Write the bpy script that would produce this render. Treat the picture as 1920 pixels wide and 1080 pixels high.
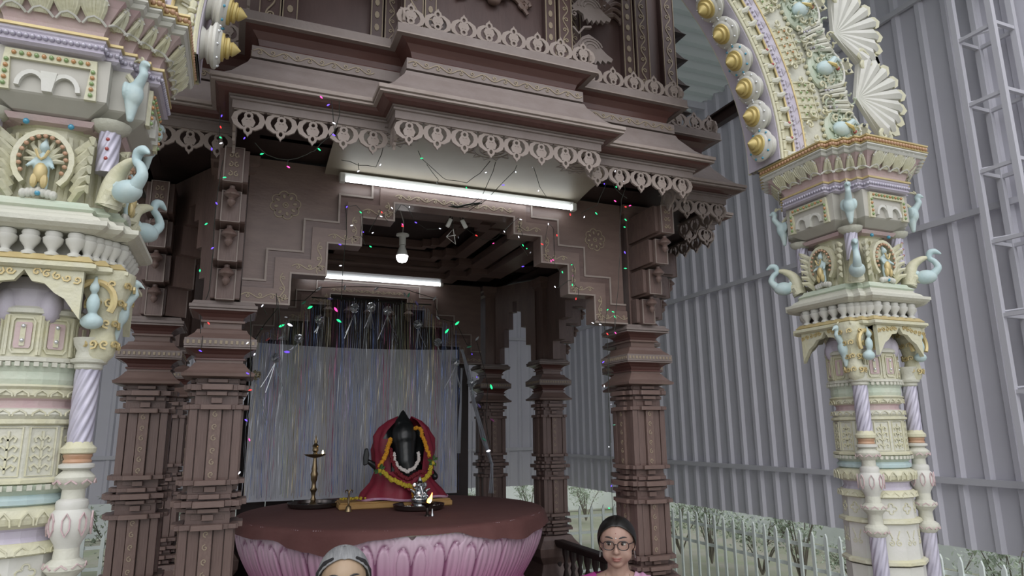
import bpy, bmesh, math, random
from mathutils import Vector, Matrix, noise
random.seed(7)
PI = math.pi
scene = bpy.context.scene
for o in list(bpy.data.objects): bpy.data.objects.remove(o)
COL = scene.collection

# ---------------------------------------------------------------- camera, sky, exposure
F = 1260.0; PITCH = math.radians(11.92); ROLL = math.radians(-.6); YAW = math.radians(22.3)
CAM = Vector((0, 0, 1.9))
FW = Vector((math.sin(YAW)*math.cos(PITCH), math.cos(YAW)*math.cos(PITCH), math.sin(PITCH)))
_rt = Vector((math.cos(YAW), -math.sin(YAW), 0)); _up = _rt.cross(FW)
RT = _rt*math.cos(ROLL) + _up*math.sin(ROLL); UP = RT.cross(FW)
cam_data = bpy.data.cameras.new('camera'); cam = bpy.data.objects.new('camera', cam_data); COL.objects.link(cam)
cam_data.sensor_width = 36; cam_data.lens = 36*F/1920; cam_data.clip_start = .05; cam_data.clip_end = 200
m4 = Matrix.Identity(4)
for i in range(3):
    m4[i][0] = RT[i]; m4[i][1] = UP[i]; m4[i][2] = -FW[i]; m4[i][3] = CAM[i]
cam.matrix_world = m4
scene.camera = cam
world = bpy.data.worlds.new('sky'); scene.world = world; world.use_nodes = True
bg = world.node_tree.nodes['Background']
bg.inputs[0].default_value = (.86, .88, .93, 1); bg.inputs[1].default_value = 1.45
scene.view_settings.view_transform = 'Standard'; scene.view_settings.look = 'None'
scene.view_settings.gamma = 1; scene.view_settings.use_curve_mapping = False
scene.view_settings.exposure = -0.12
sun_data = bpy.data.lights.new('sun', 'SUN'); sun_data.energy = 1.3; sun_data.angle = math.radians(60)
sun_data.color = (1, .98, .95)
sun = bpy.data.objects.new('sun', sun_data); COL.objects.link(sun)
sun.rotation_euler = (math.radians(50), 0, math.radians(-15))

def _ray(px, py): return FW + RT*((px-960)/F) - UP*((py-540)/F)
def at(px, py, y):                     # the point of the plane y=const seen there
    r = _ray(px, py); return CAM + r*((y-CAM.y)/r.y)
def atx(px, py, x):
    r = _ray(px, py); return CAM + r*((x-CAM.x)/r.x)
def atz(px, py, z):
    r = _ray(px, py); return CAM + r*((z-CAM.z)/r.z)

# ---------------------------------------------------------------- materials
def lin(h):
    if isinstance(h, str):
        c = [int(h[i:i+2], 16)/255 for i in (0, 2, 4)]
        return tuple(((x/12.92) if x <= .04045 else ((x+.055)/1.055)**2.4) for x in c)
    return h
def mat(name, c, rough=.6, metal=0, c2=None, nscale=8, stretch=(1, 1, 1), bump=0, bscale=30, coat=0, emit=0, trans=0, ior=1.45, alpha=1, dim=1):
    m = bpy.data.materials.new(name); m.use_nodes = True
    nt = m.node_tree; b = nt.nodes['Principled BSDF']
    c = tuple(x*dim for x in lin(c))
    b.inputs['Base Color'].default_value = (*c, 1)
    b.inputs['Roughness'].default_value = rough; b.inputs['Metallic'].default_value = metal
    if coat: b.inputs['Coat Weight'].default_value = coat
    if trans: b.inputs['Transmission Weight'].default_value = trans; b.inputs['IOR'].default_value = ior
    if alpha < 1: b.inputs['Alpha'].default_value = alpha
    if emit:
        b.inputs['Emission Color'].default_value = (*c, 1); b.inputs['Emission Strength'].default_value = emit
    if c2 or bump:
        tc = nt.nodes.new('ShaderNodeTexCoord'); mp = nt.nodes.new('ShaderNodeMapping')
        mp.inputs['Scale'].default_value = stretch
        nt.links.new(tc.outputs['Object'], mp.inputs[0])
    if c2:
        n = nt.nodes.new('ShaderNodeTexNoise'); n.inputs['Scale'].default_value = nscale; n.inputs['Detail'].default_value = 6
        n.inputs['Roughness'].default_value = .65
        r = nt.nodes.new('ShaderNodeValToRGB'); r.color_ramp.elements[0].position = .3; r.color_ramp.elements[1].position = .7
        r.color_ramp.elements[0].color = (*c, 1); r.color_ramp.elements[1].color = (*[x*dim for x in lin(c2)], 1)
        nt.links.new(mp.outputs[0], n.inputs['Vector']); nt.links.new(n.outputs['Fac'], r.inputs[0])
        nt.links.new(r.outputs[0], b.inputs['Base Color'])
    if bump:
        n2 = nt.nodes.new('ShaderNodeTexNoise'); n2.inputs['Scale'].default_value = bscale; n2.inputs['Detail'].default_value = 4
        bp = nt.nodes.new('ShaderNodeBump'); bp.inputs['Strength'].default_value = bump; bp.inputs['Distance'].default_value = .01
        nt.links.new(mp.outputs[0], n2.inputs['Vector']); nt.links.new(n2.outputs['Fac'], bp.inputs['Height'])
        nt.links.new(bp.outputs[0], b.inputs['Normal'])
    return m
MT = {}
WD = .62                              # lacquer darkens the wood tones
MT['wood'] = mat('dark_wood', '79635e', .38, c2='967d75', nscale=5, stretch=(3, 3, .6), bump=.15, bscale=40, dim=WD)
MT['woodh'] = mat('dark_wood_beam', '6f5854', .35, c2='8b716a', nscale=4, stretch=(.8, .8, 5), bump=.1, bscale=30, dim=WD)
MT['woodr'] = mat('red_brown_wood', '6a4743', .25, c2='7d5852', nscale=3, stretch=(.7, .7, 4), bump=.06, bscale=30, dim=WD)
MT['woodp'] = mat('panel_wood', '866e67', .40, c2='9c837a', nscale=4, stretch=(1, 1, 3), bump=.08, bscale=30, dim=WD)
MT['wornw'] = mat('worn_grey_wood', '978883', .6, c2='a59894', nscale=9, bump=.2, bscale=40, dim=WD*1.05)
MT['rim'] = mat('pale_worn_edge', 'a7978f', .6, c2='b8aaa3', nscale=12, dim=WD*1.1)
MT['wallwood'] = mat('upper_wall_wood', '5c4745', .45, c2='6d5552', nscale=4, stretch=(2, 2, .5), bump=.1, dim=.72)
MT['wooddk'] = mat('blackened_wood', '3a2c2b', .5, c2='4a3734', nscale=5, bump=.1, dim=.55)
MT['carve'] = mat('worn_gold_paint', 'b5a68c', .55, c2='a08e7c', nscale=20, dim=.78)
MT['soffit'] = mat('painted_soffit', 'a59c8e', .5, c2='978c7e', nscale=2, dim=.8)
MT['cream'] = mat('cream_plaster', 'cac8bb', .5, c2='bebeb2', nscale=7, bump=.3, bscale=60)
MT['creamy'] = mat('pale_yellow_plaster', 'c8c4a4', .5, c2='c6c4b2', nscale=9, bump=.35, bscale=55)
MT['white'] = mat('white_plaster', 'cfcdc9', .5, c2='c0c0b6', nscale=6, bump=.15, bscale=40)
MT['grey'] = mat('pale_grey_plaster', 'b9b6ae', .55, c2='adaaa2', nscale=5)
MT['green'] = mat('pale_green_plaster', 'b4c2b0', .55, c2='c2c6b6', nscale=9, bump=.25, bscale=60)
MT['pink'] = mat('pale_pink_plaster', 'c0a3a8', .55, c2='c0b0ac', nscale=8, bump=.2, bscale=60)
MT['lav'] = mat('lavender_plaster', 'b6aebf', .55, c2='bfbac4', nscale=8, bump=.2, bscale=60)
MT['blue'] = mat('pale_blue_plaster', 'abc3c8', .5, c2='bdcac8', nscale=10, bump=.15, bscale=50)
MT['gold'] = mat('gold_paint', 'bda878', .4, metal=.25, c2='cdbd8c', nscale=14)
MT['goldc'] = mat('gold_cone', 'b7a262', .4, metal=.2, c2='c8b67c', nscale=9)
MT['orange'] = mat('orange_beads', 'b08668', .35, c2='bb9a80', nscale=20)
MT['silverp'] = mat('silver_lavender_twist', 'c3bfcc', .4, metal=.3, c2='aeaabb', nscale=14)
MT['gemr'] = mat('red_gem', 'a03a36', .15, coat=1)
MT['gemb'] = mat('blue_gem', '3a8fae', .12, coat=1)
MT['gemk'] = mat('dark_gem', '3b3f48', .12, coat=1)
MT['gemw'] = mat('clear_gem', 'd8dadd', .1, metal=.6)
MT['gemg'] = mat('green_gem', '7f9a62', .15, coat=1)
MT['gemo'] = mat('amber_gem', 'b98654', .15, coat=1)
MT['steel'] = mat('grey_painted_sheet', 'cfcdd8', .5, c2='dad9e2', nscale=.7, bump=.03, bscale=3)
MT['steelw'] = mat('grey_painted_tube', 'cdccd4', .5)
MT['roof'] = mat('translucent_roof_sheet', '8e9995', .55, c2='99a39f', nscale=.8)
def _tr(m, k):
    nt = m.node_tree; b = nt.nodes['Principled BSDF']; o = nt.nodes['Material Output']; t = nt.nodes.new('ShaderNodeBsdfTranslucent'); mx = nt.nodes.new('ShaderNodeMixShader')
    t.inputs[0].default_value = (.8, .86, .84, 1); mx.inputs[0].default_value = k
    nt.links.new(b.outputs[0], mx.inputs[1]); nt.links.new(t.outputs[0], mx.inputs[2]); nt.links.new(mx.outputs[0], o.inputs[0])
_tr(MT['roof'], .08)
MT['ground'] = mat('dusty_ground', '9a958a', .9, c2='7f8a6a', nscale=1.3, bump=.5, bscale=12)
MT['floor'] = mat('stone_floor', '9b9690', .4, c2='8b8680', nscale=2)
MT['wallw'] = mat('whitewashed_wall', 'dbe0dc', .8, c2='c8d0c8', nscale=1.6, bump=.2, bscale=12)
MT['picket'] = mat('white_painted_steel', 'e6efeb', .5)
MT['leaf'] = mat('bush_leaf', 'a3b39a', .6, c2='c8d2bf', nscale=3)
MT['twig'] = mat('grey_twig', '7a7468', .8)
MT['leafd'] = mat('dark_leaf', '4f7350', .5, c2='6d9a5f', nscale=4)
MT['maroon'] = mat('maroon_cloth', '6c4341', .85, c2='754d4a', nscale=7, bump=.15, bscale=50, dim=.75)
MT['shawl'] = mat('crimson_silk', '8a2138', .55, c2='7a1c30', nscale=9, bump=.3, bscale=25)
MT['stone'] = mat('black_polished_stone', '17191b', .32, c2='202425', nscale=10)
MT['marig'] = mat('orange_marigold', 'd08a1c', .8, c2='d8a22e', nscale=40)
MT['marigy'] = mat('yellow_marigold', 'c9b23a', .8, c2='b4a12c', nscale=40)
MT['jasm'] = mat('white_jasmine', 'd8d2cf', .8)
MT['rose'] = mat('red_rose', '6f1220', .7)
MT['gleaf'] = mat('garland_leaf', '3a5a2c', .6)
MT['brass'] = mat('aged_brass', '8a765a', .28, metal=.9, c2='9b8a6c', nscale=12)
MT['dkmetal'] = mat('dark_bronze', '3b3330', .3, metal=.7)
MT['silver'] = mat('silver', 'c9ccce', .22, metal=1)
MT['steelp'] = mat('steel_plate', '6a6462', .25, metal=.9)
MT['board'] = mat('yellow_brown_board', 'a8834f', .7, c2='b5915c', nscale=6, bump=.1)
MT['sheet'] = mat('grey_backdrop_cloth', 'c2c4cc', .85, c2='ccced6', nscale=2)
MT['tube'] = mat('lit_tube', 'f4fbff', .3, emit=6)
MT['bulb'] = mat('lit_bulb', 'ffffff', .3, emit=14)
MT['plast'] = mat('white_plastic', 'd0d0cc', .4)
MT['wire'] = mat('dark_green_wire', '22261f', .5)
MT['flame'] = mat('flame', 'ff9a3c', .5, emit=14)
MT['flamew'] = mat('flame_core', 'ffe9b0', .5, emit=20)
for k, c in dict(Lg='27e08a', Lp='6a4cff', Lm='ff4ba8', Lr='ff3a3a', Lw='f2f4ff').items():
    MT[k] = mat('led_'+k, c, .3, emit=1.8)
for k, c in dict(cg='5cae90', cp='7d70c0', cm='b05c95', cr='a84a4a', cw='b5b8c0').items():
    MT[k] = mat('bulb_'+k, c, .25, coat=.5)
MT['skin'] = mat('brown_skin', '9f8073', .5, c2='a68779', nscale=8)
MT['skin2'] = mat('light_brown_skin', 'a48c74', .45, c2='ad957d', nscale=8)
MT['hair'] = mat('black_hair', '14110f', .38)
MT['hairg'] = mat('grey_hair', '9b9b9c', .6, c2='77787b', nscale=30, stretch=(4, .4, 1), bump=.3, bscale=60)
MT['hairk'] = mat('dark_grey_hair', '2b2a2c', .5)
MT['lip'] = mat('lip', '8f5c53', .45)
MT['eyew'] = mat('eye_white', 'cfc9c2', .3)
MT['eyek'] = mat('iris', '1d1512', .15)
MT['frame'] = mat('brown_spectacle_frame', '2c1c1a', .3)
MT['lens'] = mat('spectacle_lens', 'ffffff', .02, trans=1, ior=1.08, alpha=.25)
MT['metalf'] = mat('thin_gold_frame', 'b5a37c', .3, metal=.8)
MT['blouse'] = mat('magenta_cloth', 'a63a86', .75, c2='98307a', nscale=9)
MT['sari'] = mat('pink_white_sari', 'cbb0c0', .7, c2='b06a9c', nscale=16)
MT['kurta'] = mat('cream_cloth', 'b7b0a2', .8)
for k, c in dict(t0='c9ccd2', t1='a8607e', t2='7488ba', t3='a3ac94', t4='bdb190', t5='a698bb').items():
    MT[k] = mat('tinsel_'+k, c, .3, metal=.6)
def lotus_mat():
    m = bpy.data.materials.new('painted_lotus'); m.use_nodes = True; nt = m.node_tree; b = nt.nodes['Principled BSDF']
    a = nt.nodes.new('ShaderNodeAttribute'); a.attribute_name = 'paint'
    nt.links.new(a.outputs['Color'], b.inputs['Base Color']); b.inputs['Roughness'].default_value = .35
    return m
MT['lotus'] = lotus_mat()

# ---------------------------------------------------------------- mesh helpers
def tag(o, label=None, cat=None, group=None, kind=None):
    if label: o['label'] = label
    if cat: o['category'] = cat
    if group: o['group'] = group
    if kind: o['kind'] = kind
    return o
def empty(name, loc=(0, 0, 0), rz=0, parent=None):
    o = bpy.data.objects.new(name, None); COL.objects.link(o); o.location = loc; o.rotation_euler = (0, 0, rz)
    o.empty_display_size = .1
    if parent: o.parent = parent
    return o
def thing(name, label, cat, loc=(0, 0, 0), rz=0, group=None, kind=None):
    return tag(empty(name, loc, rz), label, cat, group, kind)
def put(name, me, m=None, parent=None, loc=(0, 0, 0), rot=(0, 0, 0), sc=(1, 1, 1)):
    o = bpy.data.objects.new(name, me); COL.objects.link(o)
    if m and not me.materials: me.materials.append(MT[m])
    o.location = loc; o.rotation_euler = rot; o.scale = sc
    if parent: o.parent = parent
    return o
def copy_tree(o, parent=None):
    c = o.copy(); COL.objects.link(c)
    if parent: c.parent = parent
    for ch in o.children: copy_tree(ch, c)
    return c
def empty_like(src): return src
class MB:
    def __init__(s): s.v = []; s.f = []
    def add(s, vs, fs):
        n = len(s.v); s.v += [tuple(v) for v in vs]; s.f += [tuple(i+n for i in f) for f in fs]; return s
    def box(s, c, d, rz=0, top=1):
        cx, cy, cz = c; x, y, z = d[0]/2, d[1]/2, d[2]/2
        vs = []
        for zz, k in ((-z, 1), (z, top)):
            for xx, yy in ((-x, -y), (x, -y), (x, y), (-x, y)):
                a, b = xx*k, yy*k
                vs.append((cx+a*math.cos(rz)-b*math.sin(rz), cy+a*math.sin(rz)+b*math.cos(rz), cz+zz))
        return s.add(vs, [(3, 2, 1, 0), (4, 5, 6, 7), (0, 1, 5, 4), (1, 2, 6, 5), (2, 3, 7, 6), (3, 0, 4, 7)])
    def lathe(s, prof, n=16, c=(0, 0), rot=0, sq=False, capb=True, capt=True, arc=None):
        k = 1/math.cos(PI/n) if sq else 1
        if sq: rot += PI/n
        vs = []; fs = []
        for r, z in prof:
            for i in range(n):
                a = rot + 2*PI*i/n; vs.append((c[0]+r*k*math.cos(a), c[1]+r*k*math.sin(a), z))
        for j in range(len(prof)-1):
            for i in range(n):
                i2 = (i+1) % n; fs.append((j*n+i, j*n+i2, (j+1)*n+i2, (j+1)*n+i))
        if capb: fs.append(tuple(range(n-1, -1, -1)))
        if capt: fs.append(tuple((len(prof)-1)*n+i for i in range(n)))
        return s.add(vs, fs)
    def tube(s, pts, r, n=6, close=False, taper=None):
        pts = [Vector(p) for p in pts]; L = len(pts); vs = []; fs = []
        up = Vector((0, 0, 1)); prev = None
        for i, p in enumerate(pts):
            if close: t = pts[(i+1) % L]-pts[i-1]
            else: t = pts[min(i+1, L-1)]-pts[max(i-1, 0)]
            if t.length < 1e-9: t = Vector((0, 0, 1))
            t.normalize()
            if prev is None:
                a = t.cross(up)
                if a.length < .2: a = t.cross(Vector((1, 0, 0)))
            else: a = prev - t*prev.dot(t)
            a.normalize(); b = t.cross(a); prev = a
            rr = (r[i] if isinstance(r, (list, tuple)) else r)
            for k in range(n):
                w = 2*PI*k/n; vs.append(p + a*(rr*math.cos(w)) + b*(rr*math.sin(w)))
        for i in range(L if close else L-1):
            j = (i+1) % L
            for k in range(n):
                k2 = (k+1) % n; fs.append((i*n+k, i*n+k2, j*n+k2, j*n+k))
        if not close: fs += [tuple(range(n-1, -1, -1)), tuple((L-1)*n+k for k in range(n))]
        return s.add(vs, fs)
    def ell(s, c, r, seg=10, rings=6, M=None):
        if not isinstance(r, (list, tuple)): r = (r, r, r)
        vs = [(0, 0, -1)]; fs = []
        for j in range(1, rings):
            t = PI*j/rings
            for i in range(seg):
                a = 2*PI*i/seg; vs.append((math.sin(t)*math.cos(a), math.sin(t)*math.sin(a), -math.cos(t)))
        vs.append((0, 0, 1))
        for i in range(seg):
            i2 = (i+1) % seg; fs.append((0, 1+i2, 1+i)); b = 1+(rings-2)*seg; fs.append((b+i, b+i2, len(vs)-1))
            for j in range(rings-2): fs.append((1+j*seg+i, 1+j*seg+i2, 1+(j+1)*seg+i2, 1+(j+1)*seg+i))
        out = []
        for v in vs:
            p = Vector((v[0]*r[0], v[1]*r[1], v[2]*r[2]))
            if M: p = M @ p
            out.append(p+Vector(c))
        return s.add(out, fs)
    def stroke(s, pts, w, O, ex, ey, th, close=False):
        """a raised ribbon of width w (or per-point widths) along 2-D pts, in frame O, ex, ey, height th along ex x ey"""
        O = Vector(O); ex = Vector(ex); ey = Vector(ey); nz = ex.cross(ey); L = len(pts); vs = []; fs = []
        for i in range(L):
            if close: a, b = pts[i-1], pts[(i+1) % L]
            else: a, b = pts[max(i-1, 0)], pts[min(i+1, L-1)]
            tx, ty = b[0]-a[0], b[1]-a[1]; q = math.hypot(tx, ty) or 1
            nx, ny = -ty/q, tx/q; ww = (w[i] if isinstance(w, (list, tuple)) else w)/2
            for sg in (-1, 1):
                x, y = pts[i][0]+nx*ww*sg, pts[i][1]+ny*ww*sg
                base = O+ex*x+ey*y; vs += [base, base+nz*th]
        for i in range(L if close else L-1):
            a = 4*i; b = 4*((i+1) % L)
            fs += [(a+1, b+1, b+3, a+3), (a, b, b+1, a+1), (a+2, a+3, b+3, b+2), (a, a+2, b+2, b)]
        if not close: fs += [(0, 1, 3, 2), (4*L-4, 4*L-2, 4*L-1, 4*L-3)]
        return s.add(vs, fs)
    def prism(s, poly, O, ex, ey, th):
        """2-D polygon extruded by th along ex x ey from O"""
        O = Vector(O); ex = Vector(ex); ey = Vector(ey); nz = ex.cross(ey); n = len(poly)
        vs = [O+ex*x+ey*y for x, y in poly]+[O+ex*x+ey*y+nz*th for x, y in poly]
        fs = [tuple(range(n-1, -1, -1)), tuple(range(n, 2*n))]+[(i, (i+1) % n, n+(i+1) % n, n+i) for i in range(n)]
        return s.add(vs, fs)
    def sweep(s, poly, prof, closeprof=False):
        """profile (out, z) swept round a rectilinear CCW outline"""
        n = len(poly); vs = []; fs = []
        nr = []
        for i in range(n):
            a, b = poly[i], poly[(i+1) % n]; dx, dy = b[0]-a[0], b[1]-a[1]; q = math.hypot(dx, dy)
            nr.append((dy/q, -dx/q))
        for o, z in prof:
            for i in range(n):
                ox = nr[i-1][0]+nr[i][0]; oy = nr[i-1][1]+nr[i][1]
                d = 1+nr[i-1][0]*nr[i][0]+nr[i-1][1]*nr[i][1]
                vs.append((poly[i][0]+o*ox/d, poly[i][1]+o*oy/d, z))
        P = len(prof)
        for j in range(P if closeprof else P-1):
            j2 = (j+1) % P
            for i in range(n):
                i2 = (i+1) % n; fs.append((j*n+i, j*n+i2, j2*n+i2, j2*n+i))
        return s.add(vs, fs)
    def mesh(s, name, m=None, smooth=False, bevel=0):
        me = bpy.data.meshes.new(name); me.from_pydata(s.v, [], s.f)
        bm = bmesh.new(); bm.from_mesh(me); bmesh.ops.recalc_face_normals(bm, faces=bm.faces)
        if bevel: bmesh.ops.bevel(bm, geom=list(bm.edges), offset=bevel, segments=1, affect='EDGES')
        bm.to_mesh(me); bm.free()
        if smooth:
            me.polygons.foreach_set('use_smooth', [True]*len(me.polygons))
            if smooth != 'all': me.set_sharp_from_angle(angle=math.radians(40))
        if m: me.materials.append(MT[m])
        return me
    def build(s, name, m, parent=None, smooth=False, bevel=0, kind=None, label=None, loc=(0, 0, 0)):
        o = put(name, s.mesh(name, m, smooth, bevel), None, parent, loc)
        if kind: o['kind'] = kind
        if label: o['label'] = label
        return o
def smooth(P, k=4):
    """Catmull-Rom through the points"""
    P = [Vector(p) for p in P]; out = []
    for i in range(len(P)-1):
        a, b, c, d = P[max(i-1, 0)], P[i], P[i+1], P[min(i+2, len(P)-1)]
        for j in range(k):
            t = j/k; out.append(.5*((2*b)+(c-a)*t+(2*a-5*b+4*c-d)*t*t+(3*b-a-3*c+d)*t**3))
    return out+[P[-1]]
def smooth_r(r, k=4):
    out = []
    for a, b in zip(r, r[1:]): out += [a+(b-a)*j/k for j in range(k)]
    return out+[r[-1]]
def spiral(cx, cy, r0, turns, a0=0, d=1, n=14, r1=.1):
    return [(cx+(r0*(1-t)+r0*r1*t)*math.cos(a0+d*t*turns*2*PI), cy+(r0*(1-t)+r0*r1*t)*math.sin(a0+d*t*turns*2*PI)) for t in [i/(n-1) for i in range(n)]]
def scroll_run(mb, L, h, O, ex, ey, th=.003, w=None, flip=False):
    """running vine: wave with a spiral in each bay"""
    w = w or h*.09; per = h*1.15; n = max(1, round(L/per)); per = L/n
    wave = []
    for i in range(n*8+1):
        x = i/8*per; wave.append((x, h/2+h*.26*math.sin(i/8*PI)))
    mb.stroke(wave, w, O, ex, ey, th)
    for i in range(n):
        s = 1 if i % 2 == 0 else -1
        mb.stroke(spiral((i+.5)*per, h/2-s*h*.08, h*.25, 1.2, PI/2*s, -s, 11), w, O, ex, ey, th)
def rect_loop(x0, y0, x1, y1): return [(x0, y0), (x1, y0), (x1, y1), (x0, y1)]
UNIT = None
def block(parent, c, d, m='wood', name='block', rz=0):
    """bevelled block that shares one mesh per material"""
    key = '_b'+m
    if key not in MT:
        MT[key] = MB().box((0, 0, 0), (1, 1, 1)).mesh('block', m, bevel=.04)
    return put(name, MT[key], None, parent, c, (0, 0, rz), d)
def blob(shapes, voxel, name, m, parent=None, post=None, smooth=6, loc=(0, 0, 0)):
    """shapes: ('e', centre, radii[, matrix]) or ('c', p, q, r1, r2): one continuous skin over all of them"""
    mb = MB()
    for s in shapes:
        if s[0] == 'e': mb.ell(s[1], s[2], 20, 12, s[3] if len(s) > 3 else None)
        else:
            p, q, r1, r2 = Vector(s[1]), Vector(s[2]), s[3], s[4]
            n = max(2, int((q-p).length/(min(r1, r2)*.35))+1)
            for i in range(n):
                t = i/(n-1); mb.ell(p.lerp(q, t), r1*(1-t)+r2*t, 12, 8)
    o = mb.build('tmp', None); md = o.modifiers.new('r', 'REMESH'); md.mode = 'VOXEL'; md.voxel_size = voxel
    if smooth:
        sm = o.modifiers.new('s', 'SMOOTH'); sm.iterations = smooth; sm.factor = .5
    dg = bpy.context.evaluated_depsgraph_get(); me = bpy.data.meshes.new_from_object(o.evaluated_get(dg))
    old = o.data; bpy.data.objects.remove(o); bpy.data.meshes.remove(old)
    if post:
        for v in me.vertices: v.co = post(v.co.copy())
    me.polygons.foreach_set('use_smooth', [True]*len(me.polygons)); me.name = name
    me.materials.clear(); me.materials.append(MT[m])
    return put(name, me, None, parent, loc)
# ================================================================ the setting
def struct(name, mb, m, parent=None, smooth=False):
    return mb.build(name, m, parent, smooth, kind=None if parent else 'structure')
struct('ground', MB().box((2, 12, -.3), (60, 60, .5)), 'ground')
fl = empty('floor'); fl['kind'] = 'structure'
for i in range(16):
    for j in range(11):
        block(fl, (-4.2+.6*i, -.6+.6*j, -.03), (.592, .592, .06), 'floor', 'floor_tile')
def corrugated(name, L, H, m, pitch=.25, depth=.035):
    """one sheet, running along +x, ribs standing towards +y"""
    mb = MB(); prof = []
    n = round(L/pitch)
    for i in range(n):
        x = i*pitch
        prof += [(x, 0), (x+pitch*.62, 0), (x+pitch*.72, depth), (x+pitch*.90, depth)]
    prof.append((L, 0))
    vs = [(x, y, 0) for x, y in prof]+[(x, y, H) for x, y in prof]; k = len(prof)
    mb.add(vs, [(i, i+1, k+i+1, k+i) for i in range(k-1)])
    return mb.mesh(name, m)
def sheeted_wall(name, a, rz, n, z0, splits, m, girts, ins=1):
    """wall of sheets 1 m wide in tiers; local +y faces the yard"""
    w = empty(name, (a[0], a[1], 0), rz); w['kind'] = 'structure'
    for (za, zb) in splits:
        me = corrugated('corrugated_sheet', 1.0, zb-za, m)
        for i in range(n): put('corrugated_sheet', me, None, w, (i*1.0, (za-z0)*.004, za))
    for z in girts:
        MB().box((n/2, .058, z), (n, .035, .055)).build('girt', 'steelw', w)
    return w
wr = sheeted_wall('wall_right', (6, -2), PI/2, 14, .85, [(.85, 1.42), (1.42, 3.74), (3.74, 6.5)], 'steel', (1.42, 3.74, 6.0))
wb = sheeted_wall('wall_back', (6, 12), PI, 14, .85, [(.88, 1.55), (1.55, 3.62), (3.62, 6.5)], 'steel', (1.55, 3.62, 6.0))
wl = sheeted_wall('wall_left', (-8, 12), -PI/2, 12, .85, [(.85, 3.62), (3.62, 6.5)], 'steel', (3.62,))
struct('wall_haze_right', MB().box((9.2, 6, .8), (.15, 20, 1.6)), 'wallw')  # pale wall added outside, stands in for the bright haze below the sheets
struct('wall_haze_back', MB().box((.5, 15.2, .8), (17.5, .15, 1.6)), 'wallw')  # likewise added beyond the back sheets in place of hazy daylight
struct('wall_base_left', MB().box((-8.08, 6, .425), (.12, 12, .87)), 'wallw')
rf = empty('ceiling', (-8, 2.6, 6.5)); rf['kind'] = 'structure'
rme = corrugated('roof_sheet', 9.5, 14.0, 'roof', .25, .04)
for v in rme.vertices: x, y, z = v.co; v.co = (z, x, -y)          # sheet lies flat, ribs run along x
for i in range(1): put('roof_sheet', rme, None, rf)
for y in (.1, 2.3, 4.6, 6.9, 9.3):
    MB().box((7, y, -.09), (14, .06, .1)).build('purlin', 'steelw', rf)
tb = thing('steel_roof_beam', 'thin dark steel roof beam running from the dark pavilion roof past the arch', 'beam', (3.6, 0, 4.42))
MB().box((0, 5.2, 0), (.06, 4.2, .09)).build('beam_web', 'wooddk', tb)
MB().box((0, 5.2, .05), (.1, 4.2, .015)).build('beam_flange', 'wooddk', tb)

# ladder truss by the right wall
def truss(name, label, x, y):
    t = thing(name, label, 'truss', (x, y, 0), 0)
    d = .3
    for (a, b) in ((0, 0), (0, -d), (.28, 0), (.28, -d)):
        MB().box((a, b, 3.25), (.045, .045, 6.5)).build('post', 'steelw', t)
    for i in range(11):
        z = .35+i*.6
        for (c, dd) in (((0, -d/2, z), (.03, d-.045, .03)), ((.14, 0, z), (.235, .03, .03)), ((.14, -d, z+.02), (.235, .03, .03)), ((.28, -d/2, z), (.03, d-.045, .03))):
            MB().box(c, dd).build('brace', 'steelw', t)
        if i < 10:
            MB().tube([(.02, -.02, z+.03), (.26, -d+.02, z+.06)], .011, 4).build('diagonal', 'steelw', t)
truss('lattice_post', 'tall grey steel lattice post standing at the far right against the sheet wall', 5.6, 3.41)

# fences
def fence(name, label, p0, p1, n, ztop, group=None):
    d = Vector(p1)-Vector(p0); L = d.length; rz = math.atan2(d.y, d.x)
    t = thing(name, label, 'fence', (p0[0], p0[1], 0), rz)
    me = MB()
    me.prism([(-.017, 0), (.017, 0), (.017, ztop-.035), (.005, ztop), (-.017, ztop-.05)], (0, .008, 0), (1, 0, 0), (0, 0, 1), .016)
    me = me.mesh('picket', 'picket')
    for i in range(n): put('picket', me, None, t, ((i+.5)*L/n, 0, 0))
    for z in (ztop-.13, ztop-.33, .15): MB().box((L/2, .015, z), (L, .014, .032)).build('rail', 'picket', t)
    return t
fence('picket_fence', 'long white picket fence running along the right corrugated wall', (5, 8.0), (5, .6), 48, .955)
fence('picket_fence', 'short white picket fence behind the pavilion facing the back wall', (-4.6, 8.0), (4.95, 8.0), 56, .94)
gp = thing('gate_post', 'white square gate post in the fence behind the woman', 'post', (4.86, 7.6, 0))
MB().box((0, 0, .7), (.07, .07, 1.4)).build('shaft', 'picket', gp); MB().box((0, 0, 1.41), (.09, .09, .02)).build('cap', 'picket', gp)

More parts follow.
